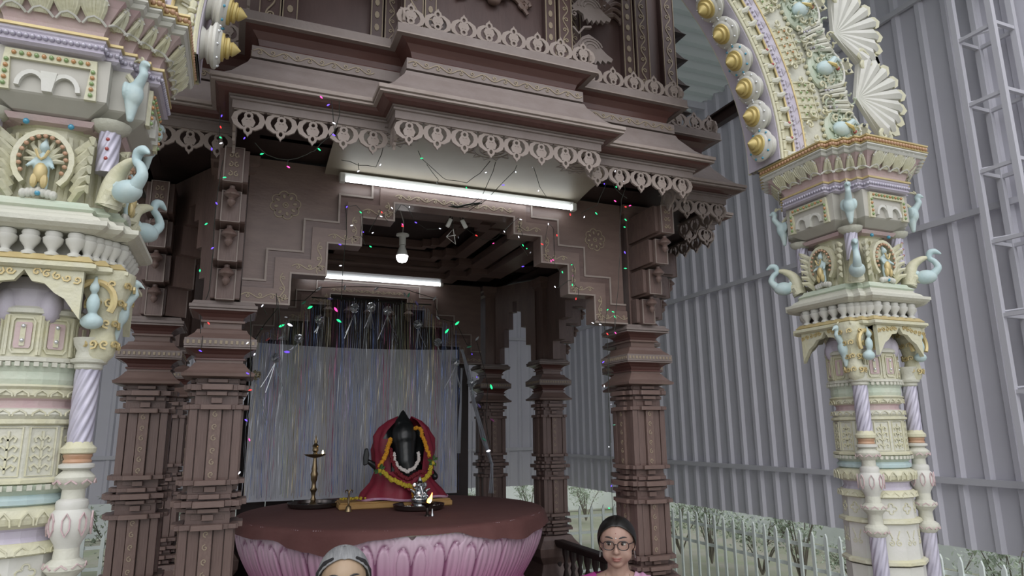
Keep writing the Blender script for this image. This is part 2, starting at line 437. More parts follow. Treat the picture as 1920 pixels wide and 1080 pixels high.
# bushes
def bush_meshes(seed, w, h, n, leaf):
    rnd = random.Random(seed); mb = MB(); tw = MB()
    ends = []
    for i in range(9):
        a = rnd.uniform(0, 2*PI); r = rnd.uniform(.3, 1)*w/2
        p = [(0, 0, 0), (r*.4*math.cos(a), r*.4*math.sin(a), h*.45), (r*math.cos(a), r*math.sin(a), h*rnd.uniform(.7, 1.05))]
        tw.tube(p, [.012, .008, .003], 4); ends.append(p)
        for k in range(3):
            b = a+rnd.uniform(-1, 1); q = Vector(p[1]).lerp(Vector(p[2]), rnd.uniform(.1, .8))
            e = q+Vector((math.cos(b)*w*.16, math.sin(b)*w*.16, h*rnd.uniform(.05, .3))); tw.tube([q, e], [.005, .002], 3); ends.append([q, (q+e)/2, e])
    for i in range(n):
        p = rnd.choice(ends); q = Vector(p[1]).lerp(Vector(p[2]), rnd.uniform(0, 1.05))
        q += Vector((rnd.gauss(0, w*.09), rnd.gauss(0, w*.09), rnd.gauss(0, h*.09))); q.z = max(q.z, .03)
        M = Matrix.Rotation(rnd.uniform(0, 6.3), 3, 'Z') @ Matrix.Rotation(rnd.uniform(-1.2, 1.2), 3, 'X')
        l = leaf*rnd.uniform(.6, 1.3); wd = l*.28
        mb.add([q+M@Vector(v) for v in ((0, 0, 0), (wd, l*.4, .1*l), (0, l, 0), (-wd, l*.4, .1*l))], [(0, 1, 2), (0, 2, 3)])
    return mb.mesh('foliage', 'leaf'), tw.mesh('branches', 'twig')
kinds = [bush_meshes(1, .8, .75, 900, .05), bush_meshes(2, .6, .95, 600, .06), bush_meshes(3, .9, .6, 1100, .045)]
bl = [(6.55, 9.2, 0, 1.1, 'grey-green bush behind the pickets just right of the front right column'),
      (6.5, 8.4, 1, 1.1, 'tall thin twiggy bush behind the white pickets, second from the dark column'),
      (6.6, 7.5, 2, 1.15, 'wide low bush with pale flowers behind the pickets mid right'),
      (6.5, 6.7, 1, 1.15, 'sparse bush behind the pickets left of the painted right pillar'),
      (6.6, 5.95, 2, .9, 'green bush behind the fence hidden partly by the painted right pillar'),
      (6.5, 5.0, 0, .95, 'bush behind the fence just right of the painted right pillar'),
      (6.5, 4.2, 1, 1.0, 'leggy bush behind the fence at the far right'),
      (7.1, 13.3, 0, 1.1, 'green bush behind the back fence, left of the woman'),
      (5.75, 13.2, 1, 1.0, 'tall bush behind the back fence close to the corner of the yard'),
      (4.5, 13.3, 2, 1.1, 'low bush behind the back fence right of the lotus pedestal'),
      (-.95, 9.5, 0, 1.35, 'bright green bush between the left painted pillar and the dark columns')]
for x, y, k, s, lb in bl:
    b = thing('bush', lb, 'bush', (x, y, 0), random.uniform(0, 6))
    b.scale = (s, s, s)
    f = put('foliage', kinds[k][0], None, b); f['kind'] = 'stuff'; put('branches', kinds[k][1], None, b)
fs = MB()
rnd = random.Random(5)
for i in range(60):
    c = Vector((6.25+rnd.gauss(0, .05), 7.5+rnd.gauss(0, .35), .75+rnd.gauss(0, .1)))
    for k in range(5):
        a = k*2*PI/5; fs.add([c, c+Vector((0, .022*math.cos(a-.4), .022*math.sin(a-.4))), c+Vector((0, .022*math.cos(a+.4), .022*math.sin(a+.4)))], [(0, 1, 2)])
tag(fs.build('blossom', 'picket'), 'scatter of small white blossoms on the low bush behind the pickets', 'flowers', kind='stuff')
# dead tree stump at the far right, white stair block at the left
st = thing('tree_stump', 'pale broken tree stump with bare twigs at the lower right corner', 'tree', (5.35, 3.02, 0))
MB().tube([(0, 0, 0), (.01, 0, .5), (-.01, .02, .8), (.0, .03, .98)], [.09, .075, .07, .05], 9).build('trunk', 'wallw', st, True)
tw = MB()
for a, zz, l in ((.6, .9, .25), (2.2, .93, .3), (3.5, .8, .28), (4.4, .92, .22), (5.3, .7, .3), (1.4, .75, .2)):
    e = (math.cos(a)*l, math.sin(a)*l, zz+.1); tw.tube([(0, .02, zz-.05), (e[0]*.5, e[1]*.5, zz+.07), e, (e[0]*1.1, e[1]*1.1, zz+.02)], [.014, .01, .006, .003], 5)
tw.build('branches', 'twig', st)
stp = thing('white_steps', 'low whitewashed masonry steps behind the left painted pillar', 'steps', (-2.0, 6.6, 0))
for i, (h, w) in enumerate(((.9, .5), (.7, .8), (.5, 1.1))): MB().box((0, -.25*i, h/2), (1.7, .27, h)).build('step', 'wallw', stp, bevel=.01)
MB().tube([(.55, -.6, .3), (.6, -.55, 1.35)], .012, 6).build('handrail', 'picket', stp)

# ================================================================ the dark wooden pavilion
XC, YC = 1.097, 4.85
def plan(steps):
    q = []
    for k, (h, o) in enumerate(steps):
        if k: q.append((steps[k-1][0], o))
        if k < len(steps)-1 or h != o: q.append((h, o))
        else: q.append((h, o))
    pts = [(h, -o) for h, o in q]
    half = pts + [(-y, -x) for x, y in reversed(pts)]
    quad = []
    for p in half:
        if not quad or (abs(p[0]-quad[-1][0])+abs(p[1]-quad[-1][1])) > 1e-6: quad.append(p)
    out = []
    for r in range(4):
        c, s = [(1, 0), (0, 1), (-1, 0), (0, -1)][r]
        out += [(XC+x*c-y*s, YC+x*s+y*c) for x, y in quad]
    return out
EAVE = plan([(.52, 2.10), (1.19, 1.95), (1.66, 1.66)])
can = thing('pavilion_canopy', 'dark carved wooden canopy roof of the pavilion with stepped eaves and pierced pendants', 'canopy', (0, 0, 0))
def band(name, prof, m, parent=can, poly=EAVE): return MB().sweep(poly, prof).build(name, m, parent)
band('valance_strip', [(-.02, 3.262), (.002, 3.262), (.002, 3.298), (.012, 3.30), (.012, 3.309), (.004, 3.311), (.018, 3.315), (.018, 3.322), (-.02, 3.322)], 'wornw')
band('round_moulding', [(.0, 3.32), (.035, 3.318), (.06, 3.324), (.072, 3.335), (.0, 3.338)], 'woodr')
band('eave_lip', [(.0, 3.335), (.088, 3.336), (.088, 3.345), (.08, 3.347), (.094, 3.351), (.094, 3.368), (.0, 3.375)], 'rim')
band('eave_slope', [(.085, 3.366), (.055, 3.385), (.015, 3.425), (-.02, 3.475), (-.045, 3.51), (-.055, 3.535), (-.10, 3.54)], 'wornw')
band('scroll_band', [(-.10, 3.548), (-.058, 3.548), (-.058, 3.603), (-.10, 3.605)], 'wornw')
band('cornice_cove', [(-.10, 3.60), (-.085, 3.605), (-.088, 3.625), (-.08, 3.65), (-.055, 3.678), (-.02, 3.692), (-.02, 3.70)], 'woodr')
band('cornice_lip', [(-.03, 3.69), (.0, 3.69), (.0, 3.738), (-.02, 3.742), (-.5, 3.742)], 'wornw')
band('cornice_lip_edge', [(.0, 3.689), (.004, 3.689), (.004, 3.695), (.0, 3.695)], 'rim')
EDG = [(EAVE[i], EAVE[(i+1) % len(EAVE)]) for i in range(len(EAVE))]
def eframe(a, b):
    d = Vector((b[0]-a[0], b[1]-a[1], 0)); L = d.length; d /= L; return d, Vector((d.y, -d.x, 0)), L
# carved vine on the scroll band (front edges) and pierced pendants
sc = MB()
for a, b in EDG:
    d, nrm, L = eframe(a, b)
    if nrm.y > .5 or L < .2: continue
    O = Vector((a[0], a[1], 3.552))-nrm*.0575+d*.065
    scroll_run(sc, L-.13, .048, O, d, Vector((0, 0, 1)), .003)
sc.build('scroll_carving', 'carve', can, kind='stuff')
def ring2(cx, cy, rx, ry, n=12, a0=0): return [(cx+rx*math.cos(a0+2*PI*i/n), cy+ry*math.sin(a0+2*PI*i/n)) for i in range(n)]
def pendant_mesh():
    mb = MB(); O = (0, .006, 0); ex = (1, 0, 0); ey = (0, 0, 1); th = .012
    for s in (-1, 1):
        arc = [(s*x, z) for x, z in ((.008, -.002), (.030, -.003), (.048, -.018), (.054, -.040), (.046, -.062), (.026, -.078), (.008, -.082))]
        mb.stroke(arc, [.006, .012, .020, .023, .021, .014, .007], O, ex, ey, th)
        leaf = [(s*x, z) for x, z in ((.012, -.028), (.019, -.048), (.013, -.070))]
        mb.stroke(leaf, [.008, .016, .012], O, ex, ey, th)
    mb.stroke(ring2(0, -.021, .013, .014), .010, O, ex, ey, th, True)
    mb.stroke(ring2(0, -.086, .013, .016, 10), .010, O, ex, ey, th, True)
    mb.prism([(-.010, -.04), (.010, -.04), (.014, -.055), (.009, -.072), (-.009, -.072), (-.014, -.055)], (0, .006, 0), ex, ey, th)
    mb.prism([(-.009, -.100), (.009, -.100), (0, -.117)], (0, .006, 0), ex, ey, th)
    mb.prism([(-.058, .012), (.058, .012), (.058, .0), (-.058, .0)], (0, .006, 0), ex, ey, th)
    return mb.mesh('pendant', 'rim')
pend = pendant_mesh()
cre = MB().add([(x, y, -z) for x, y, z in [v.co for v in pend.vertices]], [tuple(p.vertices) for p in pend.polygons]).mesh('cresting', 'rim')
pdk = pend.copy(); pdk.materials.clear(); pdk.materials.append(MT['wooddk'])
for a, b in EDG:
    d, nrm, L = eframe(a, b)
    if nrm.y > .5: continue
    n = max(1, round(L/.127)); rz = math.atan2(d.y, d.x)
    for i in range(n):
        p = Vector((a[0], a[1], 0))+d*((i+.5)*L/n)-nrm*.012
        k = min(1.05, L/n/.118)
        put('pendant', pend, None, can, (p.x, p.y, 3.258), (0, 0, rz), (k, 1, 1))
        front_left = nrm.y < -.5 and a[0] < .5 and a[0] > -.3 and L > .4
        side_front = a[1] > 4.0
        if not front_left and not side_front:
            q = Vector((a[0], a[1], 0))+d*((i+.5)*L/n)-nrm*.03
            put('cresting', cre, None, can, (q.x, q.y, 3.752), (0, 0, rz), (k, 1, 1))
# soffit: flat board ring, cove down to the beam
sof = MB(); inner = plan([(.52, 2.06), (1.15, 1.91), (1.62, 1.62)])
def sofring(y0, z0, y1, z1): pass
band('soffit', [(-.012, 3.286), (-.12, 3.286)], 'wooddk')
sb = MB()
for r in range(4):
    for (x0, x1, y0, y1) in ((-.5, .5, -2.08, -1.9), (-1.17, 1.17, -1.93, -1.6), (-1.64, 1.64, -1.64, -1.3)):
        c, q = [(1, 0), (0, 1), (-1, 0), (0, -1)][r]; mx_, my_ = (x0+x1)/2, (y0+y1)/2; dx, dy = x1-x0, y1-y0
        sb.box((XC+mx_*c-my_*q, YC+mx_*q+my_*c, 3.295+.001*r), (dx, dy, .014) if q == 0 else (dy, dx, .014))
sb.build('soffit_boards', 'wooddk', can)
ps = MB(); pr = [(2.765, 3.283), (2.899, 3.283), (2.93, 3.283), (3.15, 3.28), (3.26, 3.272), (3.36, 3.258), (3.42, 3.248), (3.47, 3.235)]
ps.add([(x, y, z-.003) for y, z in pr for x in ((.60, .95, 1.25, 1.59) if y < 2.9 else (.36, .8, 1.3, 1.84))], [(4*i+j, 4*i+j+1, 4*i+j+5, 4*i+j+4) for i in range(len(pr)-1) for j in range(3)])
ps.build('painted_cove', 'soffit', can, 'all')
med = MB()
for cx, cy, r in ((.62, 2.99, .12), (1.12, 2.97, .13), (1.62, 2.99, .12)):
    O = (cx, cy, 3.2795)
    for rr in (r*.25, r*.5, r*.72): med.stroke(ring2(0, 0, rr, rr, 24), .006, O, (1, 0, 0), (0, -1, 0), .003, True)
    for k in range(12):
        a = k*PI/6; med.stroke([(r*.75*math.cos(a-.2), r*.75*math.sin(a-.2)), (r*math.cos(a), r*math.sin(a)), (r*.75*math.cos(a+.2), r*.75*math.sin(a+.2))], .005, O, (1, 0, 0), (0, -1, 0), .003)
    for k in range(8):
        a = k*PI/4; med.stroke([(r*.27*math.cos(a), r*.27*math.sin(a)), (r*.48*math.cos(a+.2), r*.48*math.sin(a+.2))], .006, O, (1, 0, 0), (0, -1, 0), .003)
med.build('painted_medallion', 'wornw', can, kind='stuff')

# upper storey
UP2 = plan([(.46, 1.88), (1.08, 1.74), (1.47, 1.50)])
ups = thing('pavilion_upper_storey', 'dark wooden upper storey of the pavilion with pilasters and carved reliefs', 'upper storey', (0, 0, 0))
MB().sweep(UP2, [(0, 3.74), (0, 5.7), (-.4, 5.75)]).build('panelled_wall', 'wallwood', ups)
MB().sweep(UP2, [(.005, 3.74), (.03, 3.74), (.03, 3.78), (.005, 3.80)]).build('plinth_moulding', 'woodh', ups)
def pilaster(x, y, w, z0=3.78, z1=5.6, style='s'):
    o = MB().box((x, y-.02, (z0+z1)/2), (w, .05, z1-z0)).build('pilaster', 'wallwood', ups, bevel=.004)
    c = MB()
    if style == 's': scroll_run(c, z1-z0-.04, w*.7, (x+w*.35, y-.0455, z0+.02), (0, 0, 1), (-1, 0, 0), .003, w*.07)
    else:
        for i in range(int((z1-z0)/.07)): c.prism(ring2(0, 0, w*.2, .02, 8), (x, y-.0455, z0+.04+i*.07), (1, 0, 0), (0, 0, 1), .003)
    for s in (-1, 1): c.box((x+s*w*.46, y-.047, (z0+z1)/2), (.005, .006, z1-z0))
    c.build('pilaster_carving', 'carve', o, kind='stuff')
yL, yC, yS = YC-1.74, YC-1.88, YC-1.50
for x, w, y, s in ((.03, .10, yL, 's'), (.12, .07, yL, 'd'), (.535, .06, yL, 'd'), (.61, .07, yL, 's'),
                   (.69, .10, yC, 's'), (.775, .06, yC, 'd'), (1.44, .06, yC, 'd'), (1.53, .08, yC, 's'),
                   (2.02, .07, yL, 'd'), (2.12, .09, yL, 's'), (-.3, .1, yS, 's'), (2.49, .1, yS, 's'), (1.66, .08, yL, 's')):
    pilaster(x, y, w, style=s)
def relief(x, y, z, w, m='woodp'):
    """carved shell and scroll plaque on a panel"""
    mb = MB()
    for s in (-1, 1):
        for k in range(4):
            pts = [(s*(w*.05+w*.42*t), -w*.03*k+w*.12*math.sin(t*PI)*(1-k*.1)-w*.12*t*t+k*.045*t) for t in [i/8 for i in range(9)]]
            mb.tube([(x+p[0], y-.02-.006*k, z+p[1]+.03*k) for p in pts], [w*.05*(1-.5*i/8) for i in range(9)], 6)
        mb.tube([(x+s*(w*.42)+p[0], y-.02, z+p[1]) for p in spiral(0, 0, w*.09, 1.4, 0, s, 14)], .012, 6)
    for k in range(9):
        a = PI*(k+.5)/9; mb.tube([(x, y-.02, z), (x+w*.2*math.cos(a), y-.045, z+w*.24*math.sin(a))], [.01, .02], 6)
    mb.ell((x, y-.03, z-.02), (w*.09, .03, w*.06))
    mb.build('carved_relief', m, ups, True)
relief(1.12, yC, 4.13, .42); relief(2.0-.16, yL, 4.28, .40, 'wood'); relief(.33, yL, 4.55, .36, 'wood')
def griffin(x, y, z, s):
    mb = MB(); O = (x, y-.03, z); ex = (s, 0, 0); ey = (0, 0, 1); th = .02*s
    k = .115
    body = [(0, .1), (.25, .35), (.55, .75), (.9, .95), (1.25, .8), (1.5, .4), (1.85, .1), (2.2, -.1), (2.1, -.3), (1.9, -.25), (1.8, -.42), (1.6, -.28), (1.5, -.5), (1.35, -.35), (1.2, -.58), (1.1, -.4), (.95, -.6), (.85, -.38), (.7, -.5), (.65, -.2), (.4, -.05), (.2, -.1)]
    mb.prism([(a*k, b*k) for a, b in body], (x, y-.015, z), ex, ey, th)
    for r in (.8, .6, .38): mb.stroke([(1.0*k+r*k*.8*math.cos(a), .2*k+r*k*.7*math.sin(a)) for a in [PI*.1+i*PI*.9/8 for i in range(9)]], .008, (x, y-.034, z), ex, ey, .006*s)
    mb.stroke(spiral(.1*k, -.35*k, .2*k, 1.3, 1, 1, 12), .008, O, ex, ey, th)
    mb.stroke([(0, 1.1*k), (.3*k, .8*k), (.6*k, 1.2*k), (1.0*k, 1.3*k)], .012, O, ex, ey, th)
    mb.build('scroll_bracket', 'wornw', ups)
for z in (3.93, 4.18, 4.43): griffin(1.575, yC, z, 1)
griffin(.615, yC, 4.15, -1)
# small dark stepped eaves on the side wings of the upper storey
for k in range(4):
    z = 3.98+k*.2
    MB().lathe([(.10, z), (.10, z+.02), (.15, z+.03), (.13, z+.05), (.09, z+.12), (.05, z+.16), (.05, z+.2)], 4, (2.62, 3.62), sq=True).build('miniature_roof', 'wooddk', ups)
dsh = thing('leaf_plaque', 'dark broken oval ornament resting on the cornice ledge of the centre bay', 'ornament', (.79, 2.80, 3.745))
MB().prism([(-.075, .04), (-.05, .015), (0, .0), (.05, .012), (.075, .035), (.055, .055), (.03, .06), (0, .078), (-.03, .062), (-.06, .058)], (0, .0, 0), (1, 0, 0), (0, 0, 1), .018).build('plate', 'wooddk', dsh)
for q in (-.04, 0, .04): MB().ell((q, -.018, .036+abs(q)*-.1), (.012, .006, .01)).build('boss', 'wornw', dsh, True)

# ---------------------------------------------------------------- columns
def carved_staff(L, w):
    c = MB(); n = int(L/.05)
    for i in range(n):
        s = 1 if i % 2 else -1
        c.stroke(spiral(0, (i+.5)*L/n, w*.28, 1.1, s*PI/2, s, 9), w*.09, (0, 0, 0), (1, 0, 0), (0, 0, 1), .002)
    return c
staff_carve = {}
def make_column(sides, loc, label, carve_sides):
    t = thing('carved_column', label, 'column', (loc[0], loc[1], 0), 0, 'wooden columns of the pavilion')
    P = t
    # pedestal
    MB().lathe([(.21, .1), (.21, .32), (.19, .36), (.19, .55), (.215, .60), (.215, .66), (.17, .74), (.15, .80), (.19, .86), (.195, .93), (.15, .985), (.13, 1.02)], 4, sq=True).build('pedestal', 'wood', P, bevel=.003)
    MB().box((0, 0, 1.60), (.185, .185, 1.2)).build('shaft_core', 'wood', P)
    # staves in two lifts
    for z0, z1 in ((1.20, 1.49), (1.69, 2.01)):
        L = z1-z0; zc = (z0+z1)/2
        for k in range(4):
            a = k*PI/2; ca, sa = math.cos(a), math.sin(a)
            def R(x, y): return (x*ca-y*sa, x*sa+y*ca)
            for off, dep, w, nm in ((0, .118, .050, 'stave'), (-.051, .104, .044, 'stave'), (.051, .104, .044, 'stave')):
                x, y = R(off, -dep+.014); s = block(P, (x, y, zc), (w, .034, L), 'wood' if off else 'woodp', nm, a)
                if off == 0 and k in carve_sides:
                    key = ('c', round(L, 2))
                    if key not in staff_carve: staff_carve[key] = carved_staff(L, .052).mesh('stave_carving', 'carve')
                    x, y = R(0, -dep-.0035); c = put('stave_carving', staff_carve[key], None, P, (x, y, z0), (0, 0, a)); c['kind'] = 'stuff'
            x, y = R(-.094, -.094); block(P, (x, y, zc), (.034, .034, L), 'wood', 'corner_stave', a)
    # rings of little blocks
    def ringrow(z, h, hw, style):
        for k in range(4):
            a = k*PI/2; ca, sa = math.cos(a), math.sin(a)
            def R(x, y): return (x*ca-y*sa, x*sa+y*ca)
            cw = {'w': .130, 'n': .086, 'k': .048}[style]
            x, y = R(0, -hw+.025); block(P, (x, y, z), (cw, .05, h), 'woodp', 'ring_block', a+random.uniform(-.012, .012))
            sw = .046
            for s in (-1, 1):
                x, y = R(s*(cw/2+sw/2+.001), -hw+.043+.006*random.random()); block(P, (x, y, z+random.uniform(-.002, .002)), (sw, .05, h*.96), 'wood', 'ring_block', a)
            if style == 'w':
                x, y = R(-hw*.78, -hw*.78+.012); block(P, (x, y, z), (.032, .032, h*.9), 'wood', 'ring_block', a)
        block(P, (0, 0, z), (hw*1.42, hw*1.42, h*.8), 'wood', 'ring_core')
    for z, h, hw, st in ((2.138, .016, .120, 'n'), (2.108, .026, .145, 'w'), (2.079, .018, .130, 'n'), (2.048, .026, .114, 'k'), (2.017, .022, .143, 'w'),
                         (1.681, .022, .145, 'w'), (1.651, .024, .116, 'k'), (1.620, .020, .136, 'n'), (1.589, .027, .160, 'w'), (1.560, .017, .136, 'n'), (1.529, .026, .116, 'k'), (1.490, .023, .150, 'w'),
                         (1.185, .024, .150, 'w'), (1.158, .018, .125, 'k'), (1.132, .022, .158, 'w'), (1.104, .018, .138, 'n'), (1.074, .024, .168, 'w'), (1.042, .022, .148, 'n')):
        ringrow(z, h, hw, st)
    # capital
    MB().lathe([(.10, 2.15), (.155, 2.157), (.158, 2.17), (.15, 2.174), (.135, 2.185), (.118, 2.205), (.108, 2.22), (.102, 2.222), (.102, 2.235)], 4, sq=True).build('bell_moulding', 'woodp', P)
    MB().lathe([(.100, 2.234), (.110, 2.235), (.110, 2.243), (.100, 2.246), (.108, 2.262), (.128, 2.276), (.15, 2.284)], 4, sq=True).build('lower_cove', 'woodr', P)
    MB().lathe([(.15, 2.284), (.156, 2.285), (.156, 2.290), (.150, 2.292), (.156, 2.294), (.156, 2.331), (.15, 2.333)], 4, sq=True).build('bead_band', 'wornw', P)
    bd = MB()
    for k in range(4):
        a = k*PI/2
        for i in range(13):
            x, y = -.14+i*.0233, -.157; bd.box((x*math.cos(a)-y*math.sin(a), x*math.sin(a)+y*math.cos(a), 2.313), (.011, .004, .016), a)
    bd.build('bead_carving', 'carve', P, kind='stuff')
    MB().lathe([(.148, 2.333), (.135, 2.345), (.118, 2.36), (.108, 2.378), (.088, 2.382), (.084, 2.388), (.084, 2.412), (.098, 2.414), (.098, 2.424), (.088, 2.427)], 4, sq=True).build('upper_bell', 'woodp', P)
    MB().lathe([(.088, 2.426), (.094, 2.44), (.112, 2.455), (.135, 2.464), (.142, 2.466)], 4, sq=True).build('upper_cove', 'woodr', P)
    MB().lathe([(.142, 2.466), (.148, 2.467), (.148, 2.473), (.142, 2.476), (.150, 2.479), (.150, 2.492), (.14, 2.496), (.132, 2.512)], 4, sq=True).build('abacus', 'wornw', P)
    # post above with stepped corbels
    MB().box((0, 0, 2.89), (.15, .15, .76)).build('upper_post', 'wood', P)
    MB().lathe([(.075, 3.17), (.10, 3.185), (.10, 3.215), (.115, 3.225), (.115, 3.27)], 4, sq=True).build('post_cap', 'woodp', P)
    for k in sides:
        a = k*PI/2; ca, sa = math.cos(a), math.sin(a)
        def R(x, y): return (x*ca-y*sa, x*sa+y*ca)
        for i, (f, z0, z1) in enumerate(((.165, 2.512, 2.665), (.25, 2.678, 2.832), (.33, 2.845, 2.998), (.405, 3.012, 3.185))):
            x, y = R(0, -(f+.07)/2); b = block(P, (x, y, (z0+z1)/2), (.086, f-.07, z1-z0), 'wood', 'corbel', a)
            for wz in (-1, 1):
                x, y = R(wz*.053, -(f-.03+.07)/2); block(P, (x, y, (z0+z1)/2+.008), (.024, f-.10, (z1-z0)*.95), 'wood', 'corbel_wing', a)
            x, y = R(0, -f); fr = MB().stroke(rect_loop(-.04, z0+.004, .04, z1-.004), .006, (x, y, 0), (ca, sa, 0), (0, 0, 1), .004, True)
            fr.build('corbel_edge', 'rim', P)
            if i == 3:
                le = MB()
                for q in range(3):
                    for s in (-1, 1): le.stroke(spiral(s*.014, z0+.04+q*.045, .014, 1, PI/2, s, 8), .005, (x, y, 0), (ca, sa, 0), (0, 0, 1), .003)
                le.build('leaf_carving', 'carve', P, kind='stuff')
            if i < 3:
                key = 'bud'
                if key not in MT:
                    MT[key] = MB().lathe([(.012, .0), (.012, -.012), (.022, -.02), (.036, -.038), (.034, -.045), (.016, -.055), (.013, -.062), (.019, -.07), (.018, -.082), (.004, -.098)], 10).mesh('bud_drop', 'wood', True)
                x, y = R(0, -f-.038); put('bud_drop', MT['bud'], None, P, (x, y, z1+.008))
    return t
X1, X2 = -.075, 2.277; XA, XB = -.43, 2.62; YF, YB = 3.55, 6.13; YA1, YA2 = 4.14, 5.55
cols = [((X1, YF), (0,), 'brightly lit carved wooden column left of the lotus pedestal, nearest the camera'),
        ((X2, YF), (0,), 'reddish carved wooden column right behind the woman'),
        ((XA, YA1), (0, 3), 'dark carved wooden column set back between the painted pillar and the lit left column'),
        ((XB, YA1), (0, 1), 'carved wooden column almost hidden behind the reddish column by the woman'),
        ((XA, YA2), (3,), 'shadowed wooden column glimpsed in the gap between the two left columns'),
        ((XB, YA2), (1,), 'dark carved wooden column just right of the lotus pedestal'),
        ((X1, YB), (2,), 'rear wooden column hidden behind the lit left column'),
        ((X2, YB), (2,), 'darkest rear wooden column right of the tinsel curtain')]
for (p, s, lb) in cols: make_column(s, p, lb, (0, 3) if p[1] < 4.5 else (0,))

# ---------------------------------------------------------------- stepped arches
def arch(p0, p1, steps, label, trim=True, zt=3.27, th=.07, m='woodp'):
    """steps: [(inset, soffit z)...] from the springing inwards, symmetric"""
    d = Vector((p1[0]-p0[0], p1[1]-p0[1], 0)); L = d.length; d /= L; n = Vector((d.y, -d.x, 0))
    t = thing('stepped_arch', label, 'arch', (p0[0], p0[1], 0), math.atan2(d.y, d.x))
    Z = Vector((0, 0, 1)); ex = Vector((1, 0, 0))
    path = []; x = 0
    for st_ in steps:
        path += [(x, st_[1]), (st_[0], st_[1])]; x = st_[0]
    path.append((x, steps[-1][2]))
    full = path + [(L-a, b) for a, b in reversed(path)]
    # board in vertical slices, so every face is convex
    mb = MB(); xs = [0]+[s[0] for s in steps]
    for i, s in enumerate(steps):
        for a, b in ((xs[i], xs[i+1]), (L-xs[i+1], L-xs[i])): mb.box(((a+b)/2, 0, (s[1]+zt)/2), (b-a, th, zt-s[1]))
    mb.box((L/2, 0, (steps[-1][2]+zt)/2), (L-2*xs[-1], th, zt-steps[-1][2]))
    mb.build('arch_board', m, t)
    if trim:
        W = .08
        def off(pts, o):
            out = []
            for i, (x, z) in enumerate(pts):
                a = pts[max(i-1, 0)]; b = pts[min(i+1, len(pts)-1)]
                nx = nz = 0
                for (u, v) in ((a, (x, z)), ((x, z), b)):
                    dx, dz = v[0]-u[0], v[1]-u[1]; q = math.hypot(dx, dz)
                    if q > 1e-6:
                        e = (-dz/q, dx/q)
                        if abs(nx-e[0])+abs(nz-e[1]) > 1e-4: nx += e[0]; nz += e[1]
                out.append((x+nx*o, z+nz*o))
            return out
        def rib(o0, o1, y0, y1, nm, mm):
            A, B = off(full, o0), off(full, o1); k = len(A); vs = []
            for (x, z), (u, v) in zip(A, B): vs += [(x, y0, z), (x, y1, z), (u, y1, v), (u, y0, v)]
            fs = []
            for i in range(k-1):
                a, b = 4*i, 4*i+4
                fs += [(a, b, b+1, a+1), (a+1, b+1, b+2, a+2), (a+2, b+2, b+3, a+3)]
            return MB().add(vs, fs).build(nm, mm, t)
        f = -th/2
        rib(0, W, f, f-.035, 'fascia', 'woodp'); rib(-.001, .008, f-.035, f-.041, 'fascia_edge', 'rim')
        rib(W, W+.035, f, f-.022, 'step_moulding', 'woodh'); rib(W+.035, W+.045, f, f-.028, 'moulding_edge', 'rim')
        c = MB()
        for i in range(len(full)-1):
            a, b = full[i], full[i+1]; dx, dz = b[0]-a[0], b[1]-a[1]; q = math.hypot(dx, dz)
            if q < .1: continue
            e1 = (dx/q, dz/q); nn = (-e1[1], e1[0])
            if abs(dx) > .4: q2 = q; 
            scroll_run(c, q, W*.55, (a[0]+nn[0]*W*.22, f-.036, a[1]+nn[1]*W*.22), (e1[0], 0, e1[1]), (nn[0], 0, nn[1]), .002, .005)
        c.build('vine_carving', 'carve', t, kind='stuff')
    return t
def rosette(t, x, z, r, f=-.036):
    mb = MB(); O = (x, f, z); ex = (1, 0, 0); ey = (0, 0, 1)
    for k in range(8):
        a = k*PI/4+.2; c = (r*.66*math.cos(a), r*.66*math.sin(a))
        pet = [(c[0]+r*.33*math.cos(a)*math.cos(u)-r*.2*math.sin(a)*math.sin(u), c[1]+r*.33*math.sin(a)*math.cos(u)+r*.2*math.cos(a)*math.sin(u)) for u in [i*2*PI/9 for i in range(9)]]
        mb.stroke([(c[0]+r*.30*math.cos(a+u), c[1]+r*.30*math.sin(a+u)) for u in [-1.7+i*3.4/7 for i in range(8)]], r*.07, O, ex, ey, .003)
        mb.prism([(c[0]*.9+(p[0]-c[0])*.42, c[1]*.9+(p[1]-c[1])*.42) for p in pet], O, ex, ey, .003)
    mb.stroke(ring2(0, 0, r*.16, r*.16), r*.07, O, ex, ey, .003, True); mb.prism(ring2(0, 0, r*.08, r*.08, 8), O, ex, ey, .004)
    mb.build('rosette', 'carve', t)
# front: x from -.01 to 2.16, soffit steps measured on the photograph
fst = [(.235, 2.505), (.40, 2.665), (.57, 2.84), (.745, 2.99, 3.135-.12)]
fst = [(.235, 2.512), (.402, 2.672), (.572, 2.842), (.74, 2.985, 3.015)]
def mk_arch(xa, xb, y, label, zt=3.27, m='woodp'):
    s = [(.235, 2.512), (.40, 2.672), (.57, 2.845), (.742, 3.0, 3.0)]
    s = [(.225, 2.512), (.395, 2.672), (.565, 2.845), (.735, 3.0, 3.10)]
    return arch((xa, y), (xb, y), s, label, m=m)
fa = mk_arch(-.005, 2.155, 3.50, 'wide stepped wooden arch at the front of the pavilion with two painted rosettes')
rosette(fa, .18, 3.035, .078); rosette(fa, 1.975, 3.03, .072)
ba = mk_arch(-.005, 2.155, 6.10, 'stepped wooden arch at the rear of the pavilion above the tinsel curtain')
for i in range(5):
    x = 1.075-.36+.18*i+.0
    put('bud_drop', MT['bud'], None, ba, (x+.0, -.1, 2.99), (0, 0, 0), (1.5, 1.5, 1.1))
short = [(.055, 2.52), (.11, 2.672), (.165, 2.842), (.215, 3.0, 3.1)]
